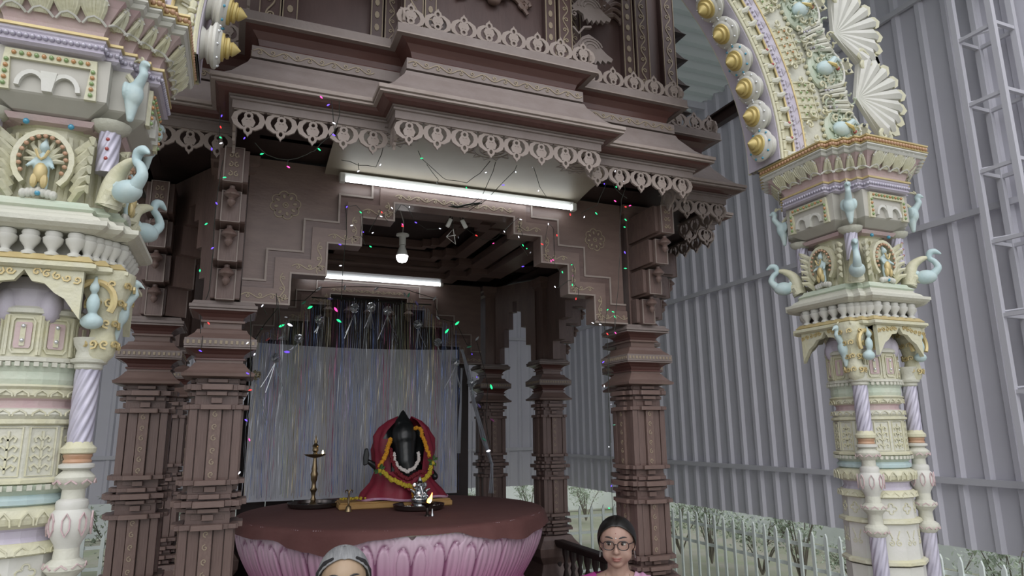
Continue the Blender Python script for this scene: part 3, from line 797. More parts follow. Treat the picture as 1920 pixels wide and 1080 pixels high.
for a, b, lb in (((X1-.05, YF+.08), (XA+.06, YA1-.08), 'small stepped arch joining the lit left column to the dark column behind it'),
                 ((XB-.06, YA1-.08), (X2+.05, YF+.08), 'small stepped arch joining the reddish column to the column behind it'),
                 ((XA+.06, YA2+.08), (X1-.05, YB-.08), 'small stepped arch at the rear left corner of the pavilion'),
                 ((X2+.05, YB-.08), (XB-.06, YA2+.08), 'small stepped arch at the rear right corner of the pavilion')):
    arch(a, b, short, lb, trim=(a[1] < 4.4 and b[1] < 4.4), m='wood')
sd = [(.13, 2.512), (.26, 2.672), (.39, 2.845), (.52, 3.0, 3.1)]
arch((XA, YA2-.06), (XA, YA1+.06), sd, 'stepped arch closing the left side of the pavilion', m='wood', trim=False)
arch((XB, YA1+.06), (XB, YA2-.06), sd, 'stepped arch closing the right side of the pavilion', m='wood', trim=False)
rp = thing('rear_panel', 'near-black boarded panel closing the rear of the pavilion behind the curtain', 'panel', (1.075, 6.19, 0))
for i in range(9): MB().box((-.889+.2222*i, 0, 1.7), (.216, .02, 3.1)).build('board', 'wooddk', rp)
# ceiling of nested frames
ic = thing('coffered_ceiling', 'dark coffered ceiling of stepped square frames inside the pavilion', 'ceiling', (XC, YC, 0))
for k, (h, z) in enumerate(((1.08, 3.25), (.86, 3.29), (.64, 3.33), (.42, 3.37))):
    c = .33*h
    poly = [(h, -h+c), (h, h-c), (h-c*.5, h-c), (h-c*.5, h-c*.5), (h-c, h-c*.5), (h-c, h)]
    oct_ = []
    for r in range(4):
        a = r*PI/2; oct_ += [(x*math.cos(a)-y*math.sin(a), x*math.sin(a)+y*math.cos(a)) for x, y in poly]
    inn = [(x*.84, y*.84) for x, y in oct_]; n = len(oct_)
    mb = MB().add([(x, y, z) for x, y in oct_]+[(x, y, z) for x, y in inn]+[(x, y, z+.06) for x, y in inn]+[(x, y, z+.10) for x, y in oct_],
                  [(i, (i+1) % n, n+(i+1) % n, n+i) for i in range(n)]+[(n+i, n+(i+1) % n, 2*n+(i+1) % n, 2*n+i) for i in range(n)]+[(i, (i+1) % n, 3*n+(i+1) % n, 3*n+i) for i in range(n)])
    mb.build('coffer_frame', 'woodh', ic)
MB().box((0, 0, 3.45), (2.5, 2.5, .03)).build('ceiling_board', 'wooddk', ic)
band('inner_ceiling_board', [(-.56, 3.30), (-.95, 3.30)], 'wooddk')
MB().sweep(plan([(.5, 2.0), (1.1, 1.85), (1.55, 1.55)]), [(0, 3.34), (0, 3.50)]).build('frieze_core', 'wooddk', can)
# plinth and rail
pl = thing('pavilion_plinth', 'stone plinth that carries the columns of the pavilion', 'plinth', (XC, YC, 0))
MB().box((0, 0, .05), (4.1, 3.3, .1)).build('slab', 'floor', pl, bevel=.01)
rl = thing('balustrade', 'dark wooden rail with turned balusters between the columns left of the woman', 'balustrade', (XB, 0, 0))
MB().box((0, 4.85, .965), (.09, 1.3, .05)).build('handrail', 'wooddk', rl, bevel=.008); MB().box((0, 4.85, .45), (.07, 1.3, .05)).build('bottom_rail', 'wooddk', rl)
bp = MB().lathe([(.03, 0), (.03, .05), (.014, .08), (.03, .16), (.036, .22), (.014, .3), (.024, .33), (.014, .36), (.03, .42), (.03, .47)], 8).mesh('baluster', 'wooddk', True)
for i in range(10): put('baluster', bp, None, rl, (0, 4.28+i*.125, .475))
# ================================================================ lotus pedestal and what stands on it
LX, LY = 1.09, 4.85; TZ = 1.372
lot = thing('lotus_pedestal', 'round pink painted lotus pedestal with two rows of grooved petals', 'pedestal', (LX, LY, 0))
MB().lathe([(.9, .12), (.98, .14), (1.0, .3), (.8, .36), (.75, .5), (.78, .92), (.84, .955), (.86, .965), (.9, 1.0), (.95, 1.1), (1.0, 1.27), (1.008, 1.362)], 64).build('core', 'pink', lot, True)
MB().lathe([(1.0, 1.326), (1.03, 1.330), (1.03, 1.358), (1.0, 1.364)], 64, capb=False, capt=False).build('yellow_rim', 'creamy', lot, True)
def petal(z0, z1, rfun, nP, up=True):
    """one petal: grid in (u across, t along); nested outlines cut as grooves, with the paint that follows them"""
    NU, NT = 56, 30; vs = []; cols = []; half = PI/nP*1.02
    for j in range(NT+1):
        t = j/NT
        for i in range(NU+1):
            u = -1+2*i/NU
            au = abs(u)
            tip = 1-.09*math.exp(-(au/.12)**2)-max(0, au-.5)**2*.9      # two lobes and a notch
            tt = t*tip
            env = math.sqrt(max(0, 1-(max(0, tt-.50)/.50)**2.4))
            w = au/max(.10, env+.02)
            ear = math.hypot((au-.25)/.26, max(0, tt-.50)/.34) if tt > .50 else abs(au-.25)/.26
            ear2 = math.hypot((au-.25)/.15, max(0, tt-.50)/.24) if tt > .50 else abs(au-.25)/.15
            L_ = lambda d, s: math.exp(-(d/s)**2)
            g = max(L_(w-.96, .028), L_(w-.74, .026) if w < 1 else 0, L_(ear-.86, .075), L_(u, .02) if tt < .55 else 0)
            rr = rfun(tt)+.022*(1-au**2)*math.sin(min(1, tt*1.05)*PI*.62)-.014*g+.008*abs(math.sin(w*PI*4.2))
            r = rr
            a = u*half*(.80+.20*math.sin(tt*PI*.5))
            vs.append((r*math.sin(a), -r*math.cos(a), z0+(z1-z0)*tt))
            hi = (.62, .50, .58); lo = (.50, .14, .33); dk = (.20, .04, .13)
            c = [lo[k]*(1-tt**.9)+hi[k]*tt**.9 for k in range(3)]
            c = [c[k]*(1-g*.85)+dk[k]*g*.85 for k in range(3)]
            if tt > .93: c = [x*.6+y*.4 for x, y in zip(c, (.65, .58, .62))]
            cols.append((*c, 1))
    fs = [(j*(NU+1)+i, j*(NU+1)+i+1, (j+1)*(NU+1)+i+1, (j+1)*(NU+1)+i) for j in range(NT) for i in range(NU)]
    me = bpy.data.meshes.new('petal'); me.from_pydata(vs, [], fs)
    ca = me.color_attributes.new('paint', 'FLOAT_COLOR', 'POINT')
    for i, c in enumerate(cols): ca.data[i].color = c
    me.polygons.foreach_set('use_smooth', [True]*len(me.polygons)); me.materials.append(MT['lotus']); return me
def up_r(t): return .885+.115*math.sin(min(1, t*1.1)*PI/2)+.005*t
def dn_r(t): return .86+.15*t**.8
pu = petal(.955, 1.345, up_r, 16); pd = petal(.96, .62, dn_r, 16)
for k in range(16):
    a = (k+.68)*2*PI/16
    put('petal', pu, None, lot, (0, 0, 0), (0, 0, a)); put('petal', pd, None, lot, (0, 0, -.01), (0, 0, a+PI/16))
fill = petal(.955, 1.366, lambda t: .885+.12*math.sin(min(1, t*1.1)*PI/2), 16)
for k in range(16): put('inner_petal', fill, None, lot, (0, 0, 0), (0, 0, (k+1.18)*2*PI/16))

# cloth: flat top, hem that hangs low on the left and lifts at the centre front
def drop(a):                                    # a: angle, 0 = +x, -90 deg = towards the camera side
    d = math.degrees(a) % 360
    pts = [(0, .06), (180, .06), (204, .065), (218, .06), (226, .09), (231, .115), (236, .125), (240, .10), (245, .07), (252, .04), (262, .028), (276, .024), (284, .06), (292, .09), (300, .10), (308, .112), (316, .085), (340, .06), (360, .06)]
    for (x0, y0), (x1, y1) in zip(pts, pts[1:]):
        if x0 <= d <= x1:
            t = (d-x0)/(x1-x0); t = t*t*(3-2*t); return y0*(1-t)+y1*t
    return .1
cm = MB(); NA = 180; rings = []
vs = []; fs = []
RC = 1.035
for j, r in enumerate((0.02, .5, .9, 1.0, 1.025)):
    for i in range(NA):
        a = 2*PI*i/NA; vs.append((r*math.cos(a), r*math.sin(a), TZ-(.004 if r > 1.01 else 0)+.0015*noise.noise(Vector((r*9*math.cos(a), r*9*math.sin(a), 0)))))
for j in range(1, 9):
    t = j/8
    for i in range(NA):
        a = 2*PI*i/NA; dr = drop(a)*(1+.06*math.sin(a*23))
        w = .5+.5*math.sin(a*19+2*math.sin(a*5)); r = RC+.006+t*(.012+.030*w*min(1, dr/.12))
        vs.append((r*math.cos(a), r*math.sin(a), TZ-.008-dr*t))
for j in range(12):
    for i in range(NA): fs.append((j*NA+i, j*NA+(i+1) % NA, (j+1)*NA+(i+1) % NA, (j+1)*NA+i))
fs.append(tuple(range(NA-1, -1, -1)))
cl = cm.add(vs, fs).build('table_cloth', 'maroon', None, 'all', loc=(LX, LY, 0))
tag(cl, 'maroon cloth spread over the round pink lotus pedestal with an uneven hem', 'cloth')

# backdrop cloth and tinsel
YBK = 5.93
bc = MB(); n = 60; vs = []
for i in range(n+1):
    x = .12+1.76*i/n
    for z in (1.36, 2.0, 2.63-.02*math.sin(i/n*PI)): vs.append((x, YBK+.008*math.sin(x*26), z))
bc.add(vs, [(3*i+j, 3*i+3+j, 3*i+4+j, 3*i+1+j) for i in range(n) for j in range(2)])
bd = bc.build('backdrop_cloth', 'sheet', None, 'all'); tag(bd, 'plain grey backdrop cloth hanging behind the tinsel strands', 'backdrop')
tc = thing('tinsel_curtain', 'shimmering curtain of thin coloured foil strands behind the draped idol', 'curtain', (0, 5.84, 0))
rnd = random.Random(11)
seq = ['t0', 't2', 't5', 't1', 't0', 't3', 't4', 't1', 't2', 't0', 't4', 't1', 't2', 't5', 't2', 't0']
st_m = {}
for i in range(250):
    x = .10+1.76*i/250+rnd.uniform(-.004, .004)
    k = seq[int((x-.1)/1.76*31) % 16] if rnd.random() < .72 else rnd.choice(['t0', 't4', 't2'])
    side = max(0, abs(x-1.08)-.42)
    top = 3.02-.62*side*1.05+rnd.uniform(-.03, .0)
    mb = st_m.setdefault(k, MB()); y = rnd.uniform(-.05, .03); w = rnd.uniform(.001, .0022); ph = rnd.uniform(0, 6)
    z = top; vs = []; bot = 1.38+rnd.uniform(0, .05); m = 16
    for j in range(m+1):
        zz = top+(bot-top)*j/m; a = ph+j*rnd.uniform(.5, 1.1); dx = .004*math.sin(j*.7+ph)
        vs += [(x+dx-w*math.cos(a), y-w*math.sin(a), zz), (x+dx+w*math.cos(a), y+w*math.sin(a), zz)]
    mb.add(vs, [(2*j, 2*j+1, 2*j+3, 2*j+2) for j in range(m)])
for k, mb in st_m.items(): mb.build('foil_strands', k, tc, kind='stuff')
MB().tube([(.55, 0, 3.02), (1.6, 0, 3.02)], .006).build('top_string', 'wire', tc)

def foil_ball(px, py, r, tail, lb, y=5.72, lean=0):
    p = at(px, py, y); t = thing('foil_rosette', lb, 'decoration', p, 0, 'foil rosettes hung on the tinsel curtain'); rn = random.Random(int(px))
    mb = MB()
    for i in range(46):
        v = Vector((rn.gauss(0, 1), rn.gauss(0, 1), rn.gauss(0, 1))).normalized(); a = v.orthogonal().normalized()*.007
        mb.add([v*r*.3-a, v*r*.3+a, v*r*rn.uniform(.8, 1.1)], [(0, 1, 2)]); 
        q = v*r*.86; mb.stroke([(-.009, 0), (.009, .002)], .009, q, a.normalized(), v.cross(a).normalized(), .001)
    mb.build('foil_loops', rn.choice(['t0', 't4', 'gemw']), t)
    tl = MB()
    for i in range(5):
        e = Vector((lean+rn.uniform(-.35, .35)*tail, 0, -tail*rn.uniform(.75, 1))); tl.tube([(0, 0, -r*.8), e*.5+Vector((0, 0, -r*.6)), e], .003, 3)
    tl.build('foil_tail', 'silver' if px % 2 else 't0', t)
for px, py, r, tl, lb, ln in ((599, 599, .045, .12, 'foil rosette high on the left part of the tinsel, alone', 0), (665, 578, .045, .28, 'leftmost of the three foil rosettes under the rear arch', 0),
        (696, 576, .045, .24, 'middle one of the three foil rosettes under the rear arch', -.05), (727, 583, .045, .30, 'rightmost of the three foil rosettes under the rear arch', .02),
        (784, 608, .045, .22, 'foil rosette with a slanting tail right of the top three', .04), (560, 635, .042, .1, 'small foil rosette beside the top edge of the grey cloth at left', -.04),
        (821, 642, .040, .1, 'small pinkish foil rosette at the right end of the grey cloth top', 0), (517, 671, .042, .30, 'dark foil rosette with a long forked tail at the left of the curtain', 0),
        (854, 680, .042, .26, 'foil rosette at the right edge of the grey backdrop', -.03), (480, 703, .045, .4, 'foil rosette with a long bright tail next to the lit left column', -.03)):
    foil_ball(px, py, r, tl, lb, lean=ln)
# bundled strands swept aside at the right
sw = thing('gathered_tinsel', 'bunch of foil strands tied back at the right of the curtain', 'tinsel', (0, 0, 0))
mb = MB(); rn = random.Random(3)
for i in range(16):
    path = [(866+rn.uniform(-3, 3), 655), (878+rn.uniform(-4, 4), 700), (890+rn.uniform(-4, 4), 760), (905+rn.uniform(-4, 6), 820), (922+rn.uniform(-3, 3), 870), (922+rn.uniform(-6, 3), 925)]
    mb.tube([at(a, b, 5.72+.01*(i % 4)) for a, b in path], .0028, 3)
for i in range(8):
    mb.tube([at(867+rn.uniform(-6, 2), 690, 5.75), at(862+i*.5, 760, 5.75), at(856+i, 850, 5.76)], .002, 3)
mb.tube([at(886, 790, 5.7), at(885, 860, 5.7), at(884, 922, 5.7)], .004, 3)
mb.build('foil_strands', 't0', sw, kind='stuff')
foil_ball(885, 717, .05, .12, 'foil rosette on the bunch of tied-back strands')

# brass standing lamp on its tray
def tray(px, py, r, lb, name='tray'):
    p = atz(px, py, TZ); t = thing(name, lb, 'tray', (p.x, p.y, TZ+.002))
    MB().lathe([(r*.9, 0), (r*.97, .008), (r, .03), (r*.985, .032), (r*.95, .012), (r*.2, .006)], 48, capb=True, capt=True).build('dish', 'steelp', t, 'a')
    MB().lathe([(r*.985, .029), (r*1.01, .030), (r*1.01, .035), (r*.985, .035)], 48, capb=False, capt=False).build('rolled_rim', 'dkmetal', t, 'a')
    return t, p
t1, p1 = tray(589, 951, .185, 'large round dark steel tray under the tall brass lamp')
lamp = thing('standing_lamp', 'tall slender brass oil lamp with one small flame on its cup', 'lamp', (p1.x-.01, p1.y, TZ+.009)); lamp.scale = (.92, .92, .9)
MB().lathe([(.055, 0), (.052, .008), (.03, .018), (.018, .035), (.022, .05), (.014, .07), (.016, .10), (.028, .125), (.018, .145), (.015, .18), (.024, .20), (.026, .225), (.030, .245), (.020, .27), (.023, .285), (.018, .31), (.013, .36), (.012, .375)], 20).build('stem', 'brass', lamp, 'a')
MB().lathe([(.012, .37), (.045, .378), (.078, .392), (.083, .40), (.074, .396), (.02, .385)], 24).build('oil_cup', 'brass', lamp, 'a')
MB().lathe([(.010, .385), (.02, .40), (.014, .415), (.024, .43), (.020, .455), (.026, .465), (.012, .485), (.014, .50), (.006, .53), (.001, .555)], 16).build('finial', 'brass', lamp, 'a')
for k in range(5):
    a = k*2*PI/5+.2; MB().prism([(.05, -.016), (.09, 0), (.05, .016)], (0, 0, .397), (math.cos(a), math.sin(a), 0), (-math.sin(a), math.cos(a), 0), .004).build('wick_spout', 'brass', lamp)
MB().lathe([(.002, 0), (.007, .008), (.005, .018), (.001, .03)], 8).build('flame', 'flamew', lamp, 'a', loc=(.055, -.02, .402))
t2, p2 = tray(785, 955, .175, 'round steel tray that holds the silver figurine')
bd = thing('seat_board', 'low yellow-brown board under the draped idol', 'board', (1.10, 5.05, TZ+.001), -.05)
MB().box((.02, -.02, .018), (.80, .30, .036)).build('top_board', 'board', bd, bevel=.006)
MB().box((.02, -.02, .04), (.78, .28, .012)).build('cloth_cover', 'board', bd, bevel=.005)

# idol of dark stone, wrapped in a crimson shawl
IX, IY, IZ = 1.175, 5.05, TZ+.045
idol = thing('idol', 'black stone elephant-headed idol seated on the yellow board before the tinsel', 'idol', (IX, IY, IZ))
blob([('e', (0, 0, .42), (.115, .10, .15)), ('e', (0, -.01, .52), (.075, .07, .07)), ('c', (0, -.02, .55), (0, -.01, .625), .05, .016),
      ('e', (0, -.05, .44), (.098, .09, .12)), ('c', (0, -.08, .38), (.0, -.12, .27), .082, .070), ('c', (0, -.12, .27), (.02, -.13, .20), .070, .060), ('e', (.03, -.125, .17), (.065, .05, .04)),
      ('e', (0, .02, .18), (.17, .10, .16)), ('e', (0, .0, .08), (.20, .10, .06)), ('e', (.13, .0, .40), (.075, .025, .11)), ('e', (-.13, .0, .40), (.075, .025, .10)),
      ('c', (-.17, .0, .22), (-.245, -.01, .27), .03, .02), ('c', (.2, 0, .2), (.24, -.05, .15), .035, .03)], .011, 'stone_body', 'stone', idol)
MB().ell((.0, -.098, .46), (.008, .004, .008)).build('forehead_mark', 'gemw', idol, 'a')
MB().prism([(-.02, 0), (.012, .01), (.018, .08), (.008, .125), (-.014, .12), (-.024, .06)], (-.262, -.0, .24), (1, 0, 0), (0, 0, 1), .03).build('raised_hand_plaque', 'stone', idol, bevel=.006)
for s in (-1, 1):
    MB().ell((s*.05, -.085, .40), (.012, .008, .008)).build('eye', 'dkmetal', idol, 'a')
shw = thing('idol_shawl', 'crimson silk shawl wrapped round the black idol', 'shawl', (IX, IY, IZ))
mb = MB(); NA = 96; vs = []; fs = []
rows = [(0, .33, .20), (.05, .30, .19), (.12, .235, .165), (.20, .215, .155), (.28, .225, .15), (.36, .235, .13), (.44, .225, .11), (.50, .19, .10), (.55, .13, .09), (.58, .06, .06)]
for j, (z, rx, ry) in enumerate(rows):
    for i in range(NA):
        a = 2*PI*i/NA; f = 1+.035*math.sin(a*14+z*12)+.03*math.sin(a*9-z*20)
        x, y = rx*f*math.cos(a), ry*f*math.sin(a)+.02
        vs.append((x+.02, y, z+(.012*math.sin(a*6) if j else .01*abs(math.sin(a*5)))))
for j in range(len(rows)-1):
    for i in range(NA):
        a = 2*PI*(i+.5)/NA; d = math.degrees(a) % 360
        if j >= 3 and 270-(34 if j < 6 else 48) < d < 270+(30 if j < 6 else 36): continue       # opening at the face and chest
        i2 = (i+1) % NA; fs.append((j*NA+i, j*NA+i2, (j+1)*NA+i2, (j+1)*NA+i))
mb.add(vs, fs).build('draped_silk', 'shawl', shw, 'all')
MB().tube([(.02+(.34+.01*math.sin(a*7))*math.cos(a), .02+(.205+.006*math.sin(a*9))*math.sin(a), .010+.008*math.sin(a*5)) for a in [PI*1.02+i*PI*.96/30 for i in range(31)]], .009, 6).build('hem', 'sari', shw, 'a')
lf = MB()
for i in range(5):
    y0 = -.155-.006*i; lf.tube([(-.16+.05*i, y0, .21-.015*i), (0, y0-.03, .12-.012*i), (.2-.03*i, y0+.01, .19)], [.014, .022, .014], 6)
lf.build('front_folds', 'shawl', shw, 'a')
# garlands
def garland(name, lb, pts, r, m, n, leafs=(), seedv=1):
    t = thing(name, lb, 'garland', (IX, IY, IZ)); rn = random.Random(seedv); P = [Vector(p) for p in pts]
    seg = [(P[i+1]-P[i]).length for i in range(len(P)-1)]; tot = sum(seg); mb = MB()
    for k in range(n):
        d = (k+.5)/n*tot; i = 0
        while d > seg[i] and i < len(seg)-1: d -= seg[i]; i += 1
        c = P[i].lerp(P[i+1], d/seg[i])+Vector((rn.uniform(-1, 1), rn.uniform(-1, 0), rn.uniform(-1, 1)))*r*.25
        for q in range(9):
            v = Vector((rn.gauss(0, 1), rn.gauss(0, 1)-.4, rn.gauss(0, 1))).normalized()*r*.6; mb.ell(c+v, r*.42, 5, 3)
        mb.ell(c, r*.8, 6, 4)
    mb.build('flower_heads', m, t, kind='stuff')
    if leafs:
        g = MB()
        for (x, y, z) in leafs:
            for q in range(6):
                a = rn.uniform(0, 6.3); g.add([(x, y, z), (x+.03*math.cos(a-.4), y-.01, z+.03*math.sin(a-.4)), (x+.045*math.cos(a), y-.005, z+.045*math.sin(a)), (x+.03*math.cos(a+.4), y-.01, z+.03*math.sin(a+.4))], [(0, 1, 2, 3)])
        g.build('leaves', 'gleaf', t)
    return t
garland('marigold_garland', 'orange and yellow marigold garland hanging round the idol shawl', [(-.11, -.13, .43), (-.135, -.15, .36), (-.175, -.165, .28), (-.20, -.17, .24)], .019, 'marig', 13)
garland('marigold_garland', 'orange marigold strand over the right shoulder of the idol', [(.06, -.10, .505), (.10, -.13, .50), (.13, -.14, .42), (.155, -.15, .34), (.17, -.165, .30)], .018, 'marig', 14, seedv=2)
garland('marigold_garland', 'yellow marigold loop across the lap of the idol', [(-.20, -.18, .22), (-.13, -.20, .16), (-.05, -.215, .12), (.03, -.22, .10), (.1, -.21, .13), (.16, -.195, .18), (.185, -.18, .26)], .020, 'marigy', 24, [(-.20, -.19, .22), (.08, -.225, .08), (.185, -.19, .27)], 3)
garland('marigold_garland', 'short yellow marigold pendant hanging below the loop of the idol', [(.03, -.23, .09), (.04, -.235, .05), (.05, -.235, .0)], .02, 'marig', 7, seedv=4)
garland('jasmine_garland', 'white and red flower garland close round the trunk of the idol', [(-.095, -.15, .33), (-.09, -.165, .28), (-.06, -.18, .23), (.0, -.19, .20), (.06, -.18, .23), (.085, -.165, .28), (.09, -.15, .33)], .015, 'jasm', 26, seedv=5)
garland('rose_garland', 'dark red rose garland hanging on the chest of the idol', [(-.115, -.14, .36), (-.105, -.16, .28), (-.07, -.2, .19), (0, -.205, .15), (.07, -.2, .19), (.12, -.19, .2)], .018, 'rose', 26, seedv=6)

# silver figurine
fg = thing('silver_figurine', 'small bright silver seated elephant-god figurine on the tray', 'figurine', (1.235, 4.74, TZ+.012))
MB().lathe([(.062, 0), (.066, .012), (.05, .022), (.055, .034), (.03, .04)], 20).build('base', 'silver', fg, 'a')
blob([('e', (0, 0, .085), (.042, .035, .045)), ('e', (0, -.01, .055), (.065, .045, .022)), ('e', (0, -.008, .145), (.028, .026, .03)), ('c', (0, -.03, .14), (.012, -.042, .09), .012, .008),
      ('e', (.035, 0, .145), (.018, .006, .024)), ('e', (-.035, 0, .145), (.018, .006, .024)), ('c', (0, 0, .165), (0, 0, .205), .02, .006), ('c', (.04, 0, .1), (.065, -.015, .12), .011, .009), ('c', (-.04, 0, .1), (-.065, -.015, .12), .011, .009),
      ('c', (.03, -.02, .1), (.045, -.04, .075), .011, .009), ('c', (-.03, -.02, .1), (-.045, -.04, .075), .011, .009)], .0045, 'silver_body', 'silver', fg, smooth=2)
# little burning lamp, bell, offerings
pl_ = atz(801, 968, TZ); ob = thing('oil_burner', 'small footed bronze oil burner with a bright orange flame', 'burner', (pl_.x, pl_.y, TZ+.001))
MB().lathe([(.018, 0), (.016, .006), (.008, .014), (.010, .035), (.007, .05), (.016, .06), (.036, .07), (.044, .082), (.038, .08), (.01, .072)], 16).build('bowl', 'dkmetal', ob, 'a')
MB().prism([(0, -.008), (-.075, -.006), (-.08, 0), (-.075, .006), (0, .008)], (-.02, 0, .078), (1, 0, 0), (0, 1, 0), .005).build('handle', 'dkmetal', ob)
MB().lathe([(.011, 0), (.010, .01), (.005, .02), (.005, .045)], 10).build('foot', 'silver', ob, 'a', loc=(.03, -.01, 0))
MB().tube([(.005, 0, .08), (.012, 0, .095), (.022, 0, .108), (.027, 0, .125), (.031, 0, .142)], [.010, .014, .010, .005, .001], 8).build('flame', 'flame', ob, 'a')
MB().tube([(.012, -.004, .082), (.02, -.004, .095), (.024, -.004, .108)], [.006, .008, .002], 8).build('flame_core', 'flamew', ob, 'a')
pb = Vector((.762, 4.80, 0)); bl_ = thing('hand_bell', 'small brass hand bell standing in front of the yellow board', 'bell', (pb.x, pb.y, TZ+.001))
MB().lathe([(.026, 0), (.022, .008), (.018, .03), (.008, .042)], 14).build('bell_body', 'brass', bl_, 'a')
MB().lathe([(.006, .04), (.008, .06), (.005, .075), (.007, .09), (.005, .11), (.009, .12), (.004, .135)], 10).build('handle', 'brass', bl_, 'a')
for s in (-1, 1): MB().tube([(0, 0, .125), (s*.012, 0, .14), (s*.024, 0, .135), (s*.02, 0, .12)], [.004, .006, .005, .002], 6).build('handle_figure', 'brass', bl_, 'a')
of = MB(); rn = random.Random(8)
for i in range(26): of.ell((rn.gauss(0, .045), rn.gauss(0, .02), .012+rn.uniform(0, .012)), (.010, .010, .007), 6, 4)
o = of.build('petal_offering', 'marigy', None, kind='stuff', loc=(.82, 4.98, TZ+.05)); tag(o, 'small heap of yellow petals at the left end of the yellow board', 'petals')
of = MB()
for i in range(40): of.ell((rn.gauss(0, .07), rn.gauss(0, .035), .006), (.008, .008, .005), 6, 4)
o = of.build('petal_offering', 'jasm', None, kind='stuff', loc=(1.24, 4.72, TZ+.014)); tag(o, 'scattered pale petals on the tray of the silver figurine', 'petals')

# ================================================================ lights of the place
def tube_light(a, b, lb, rr=.014, drop_=.03):
    a = Vector(a); b = Vector(b); L = (b-a).length; t = thing('tube_light', lb, 'tube light', (a+b)/2, 0)
    MB().box((0, .022, .016), (L, .045, .04)).build('batten', 'plast', t, bevel=.004)
    MB().tube([(-L/2+.03, -.014, -.008), (L/2-.03, -.014, -.008)], rr, 12).build('glass_tube', 'tube', t, 'a')
    for s in (-1, 1): MB().box((s*(L/2-.012), -.010, -.004), (.028, .04, .045)).build('end_cap', 'plast', t, bevel=.004)
tube_light(at(637, 334, 3.40), at(1077, 389, 3.40), 'long bright tube light under the front eave of the pavilion')
a_ = at(566, 508, 5.9); b_ = at(834, 533, 5.9)
tube_light((a_.x, 5.98, 3.25), (b_.x, 5.98, 3.25), 'second bright tube light inside above the rear arch', .016)
bb = thing('light_bulb', 'glowing white bulb hanging on a cord inside the front arch', 'bulb', at(754, 480, 4.0))
MB().lathe([(.008, -.042), (.024, -.037), (.034, -.02), (.037, .0), (.030, .004)], 20).build('glowing_dome', 'bulb', bb, 'a')
MB().lathe([(.036, .002), (.034, .012), (.025, .04), (.018, .06), (.018, .068)], 20).build('bulb_base', 'plast', bb, 'a')
MB().lathe([(.021, .07), (.021, .125), (.04, .13), (.04, .14), (.01, .145)], 16).build('lamp_holder', 'plast', bb, 'a')
MB().tube([(0, 0, .14), (.005, 0, .22), (-.03, .0, .33), (-.03, 0, .42)], .0035, 5).build('cord', 'plast', bb)

bulbm = {}
def led(parent, p, k, d=(0, 0, -1), big=False):
    key = (k, big)
    if key not in bulbm:
        s = 2.2 if big else .75
        bulbm[key] = MB().lathe([(.0012*s, -.004*s), (.0035*s, .0), (.0042*s, .006*s), (.0030*s, .012*s), (.0005*s, .017*s)], 8).mesh('led', k, True)
    q = Vector(d).normalized().to_track_quat('Z', 'Y').to_euler()
    o = put('small_bulb', bulbm[key], None, parent, p, tuple(q)); return o
def string(lb, y, paths, bulbs, r=.0016):
    t = thing('string_light', lb, 'string lights', (0, 0, 0), 0, 'strings of tiny coloured lights')
    w = MB()
    for pa in paths:
        P = [at(a, b, y) for a, b in pa]; Q = []
        for i in range(len(P)-1):
            for s in (0, .5):
                j = Vector((0, random.uniform(-.006, .006), random.uniform(-.006, .006))) if s else Vector()
                Q.append(P[i].lerp(P[i+1], s)+j)
        Q.append(P[-1]); w.tube(Q, r, 4)
    w.build('wire', 'wire', t)
    for px, py, k in bulbs: led(t, at(px, py, y), k, (random.uniform(-1, 1), -.3, random.uniform(-1, .3)))
string('string of tiny lights looping from the left column across the left pendants', 2.72,
       [[(478, 268), (500, 290), (540, 300), (575, 290), (590, 283), (610, 262), (627, 246), (637, 215), (636, 190)], [(540, 300), (539, 312)], [(627, 246), (622, 190)]],
       [(597, 279, 'Lg'), (539, 312, 'Lm'), (489, 289, 'Lg'), (628, 232, 'Lw'), (624, 252, 'Lp'), (617, 196, 'Lp'), (601, 181, 'Lm')])
string('string of lights hanging down the corner of the left eave and the lit column', 3.06,
       [[(412, 142), (420, 160), (412, 185), (413, 215), (410, 270)], [(430, 170), (440, 200), (450, 235)], [(418, 300), (412, 335), (406, 380), (401, 430), (400, 470), (392, 545), (386, 562)]],
       [(397, 157, 'Lm'), (426, 177, 'Lp'), (416, 216, 'Lp'), (413, 237, 'Lr'), (412, 257, 'Lg'), (416, 268, 'Lw'), (397, 281, 'Lp'), (459, 258, 'Lp'), (419, 333, 'Lg'), (405, 380, 'Lp'), (388, 419, 'Lg'), (400, 464, 'Lp'), (375, 506, 'Lg')])
string('string of lights trailing down the capital of the lit left column', 3.37,
       [[(380, 630), (378, 650), (374, 658)], [(470, 590), (470, 700), (466, 760)], [(376, 590), (376, 625)]],
       [(390, 605, 'Lr'), (465, 642, 'Lw'), (374, 657, 'Lp'), (478, 663, 'Lw'), (466, 701, 'Lp'), (471, 731, 'Lr'), (460, 787, 'Lp'), (467, 823, 'Lm'), (450, 885, 'Lw')])
string('wire of tiny lights zigzagging behind the centre pendants in front of the tube light', 3.1,
       [[(640, 300), (672, 310), (705, 313), (715, 290), (722, 262)], [(672, 306), (673, 320)], [(750, 210), (775, 262), (790, 297), (830, 333), (846, 338)], [(846, 338), (875, 343), (900, 325), (935, 283), (925, 320), (905, 365), (880, 385)],
        [(935, 283), (978, 290), (965, 320), (940, 345), (905, 380), (880, 395)], [(990, 275), (1000, 312), (1012, 350), (1025, 370)], [(800, 308), (822, 337), (820, 345)]],
       [(755, 212, 'Lg'), (776, 263, 'Lp'), (789, 297, 'Lg'), (673, 320, 'Lw'), (714, 308, 'Lw'), (820, 344, 'cw'), (874, 351, 'Lg'), (912, 323, 'Lw'), (921, 294, 'Lg'), (967, 322, 'Lw'), (942, 347, 'Lp'), (990, 287, 'Lp'), (986, 295, 'Lp'), (1000, 312, 'Lw'), (1010, 357, 'Lw')])
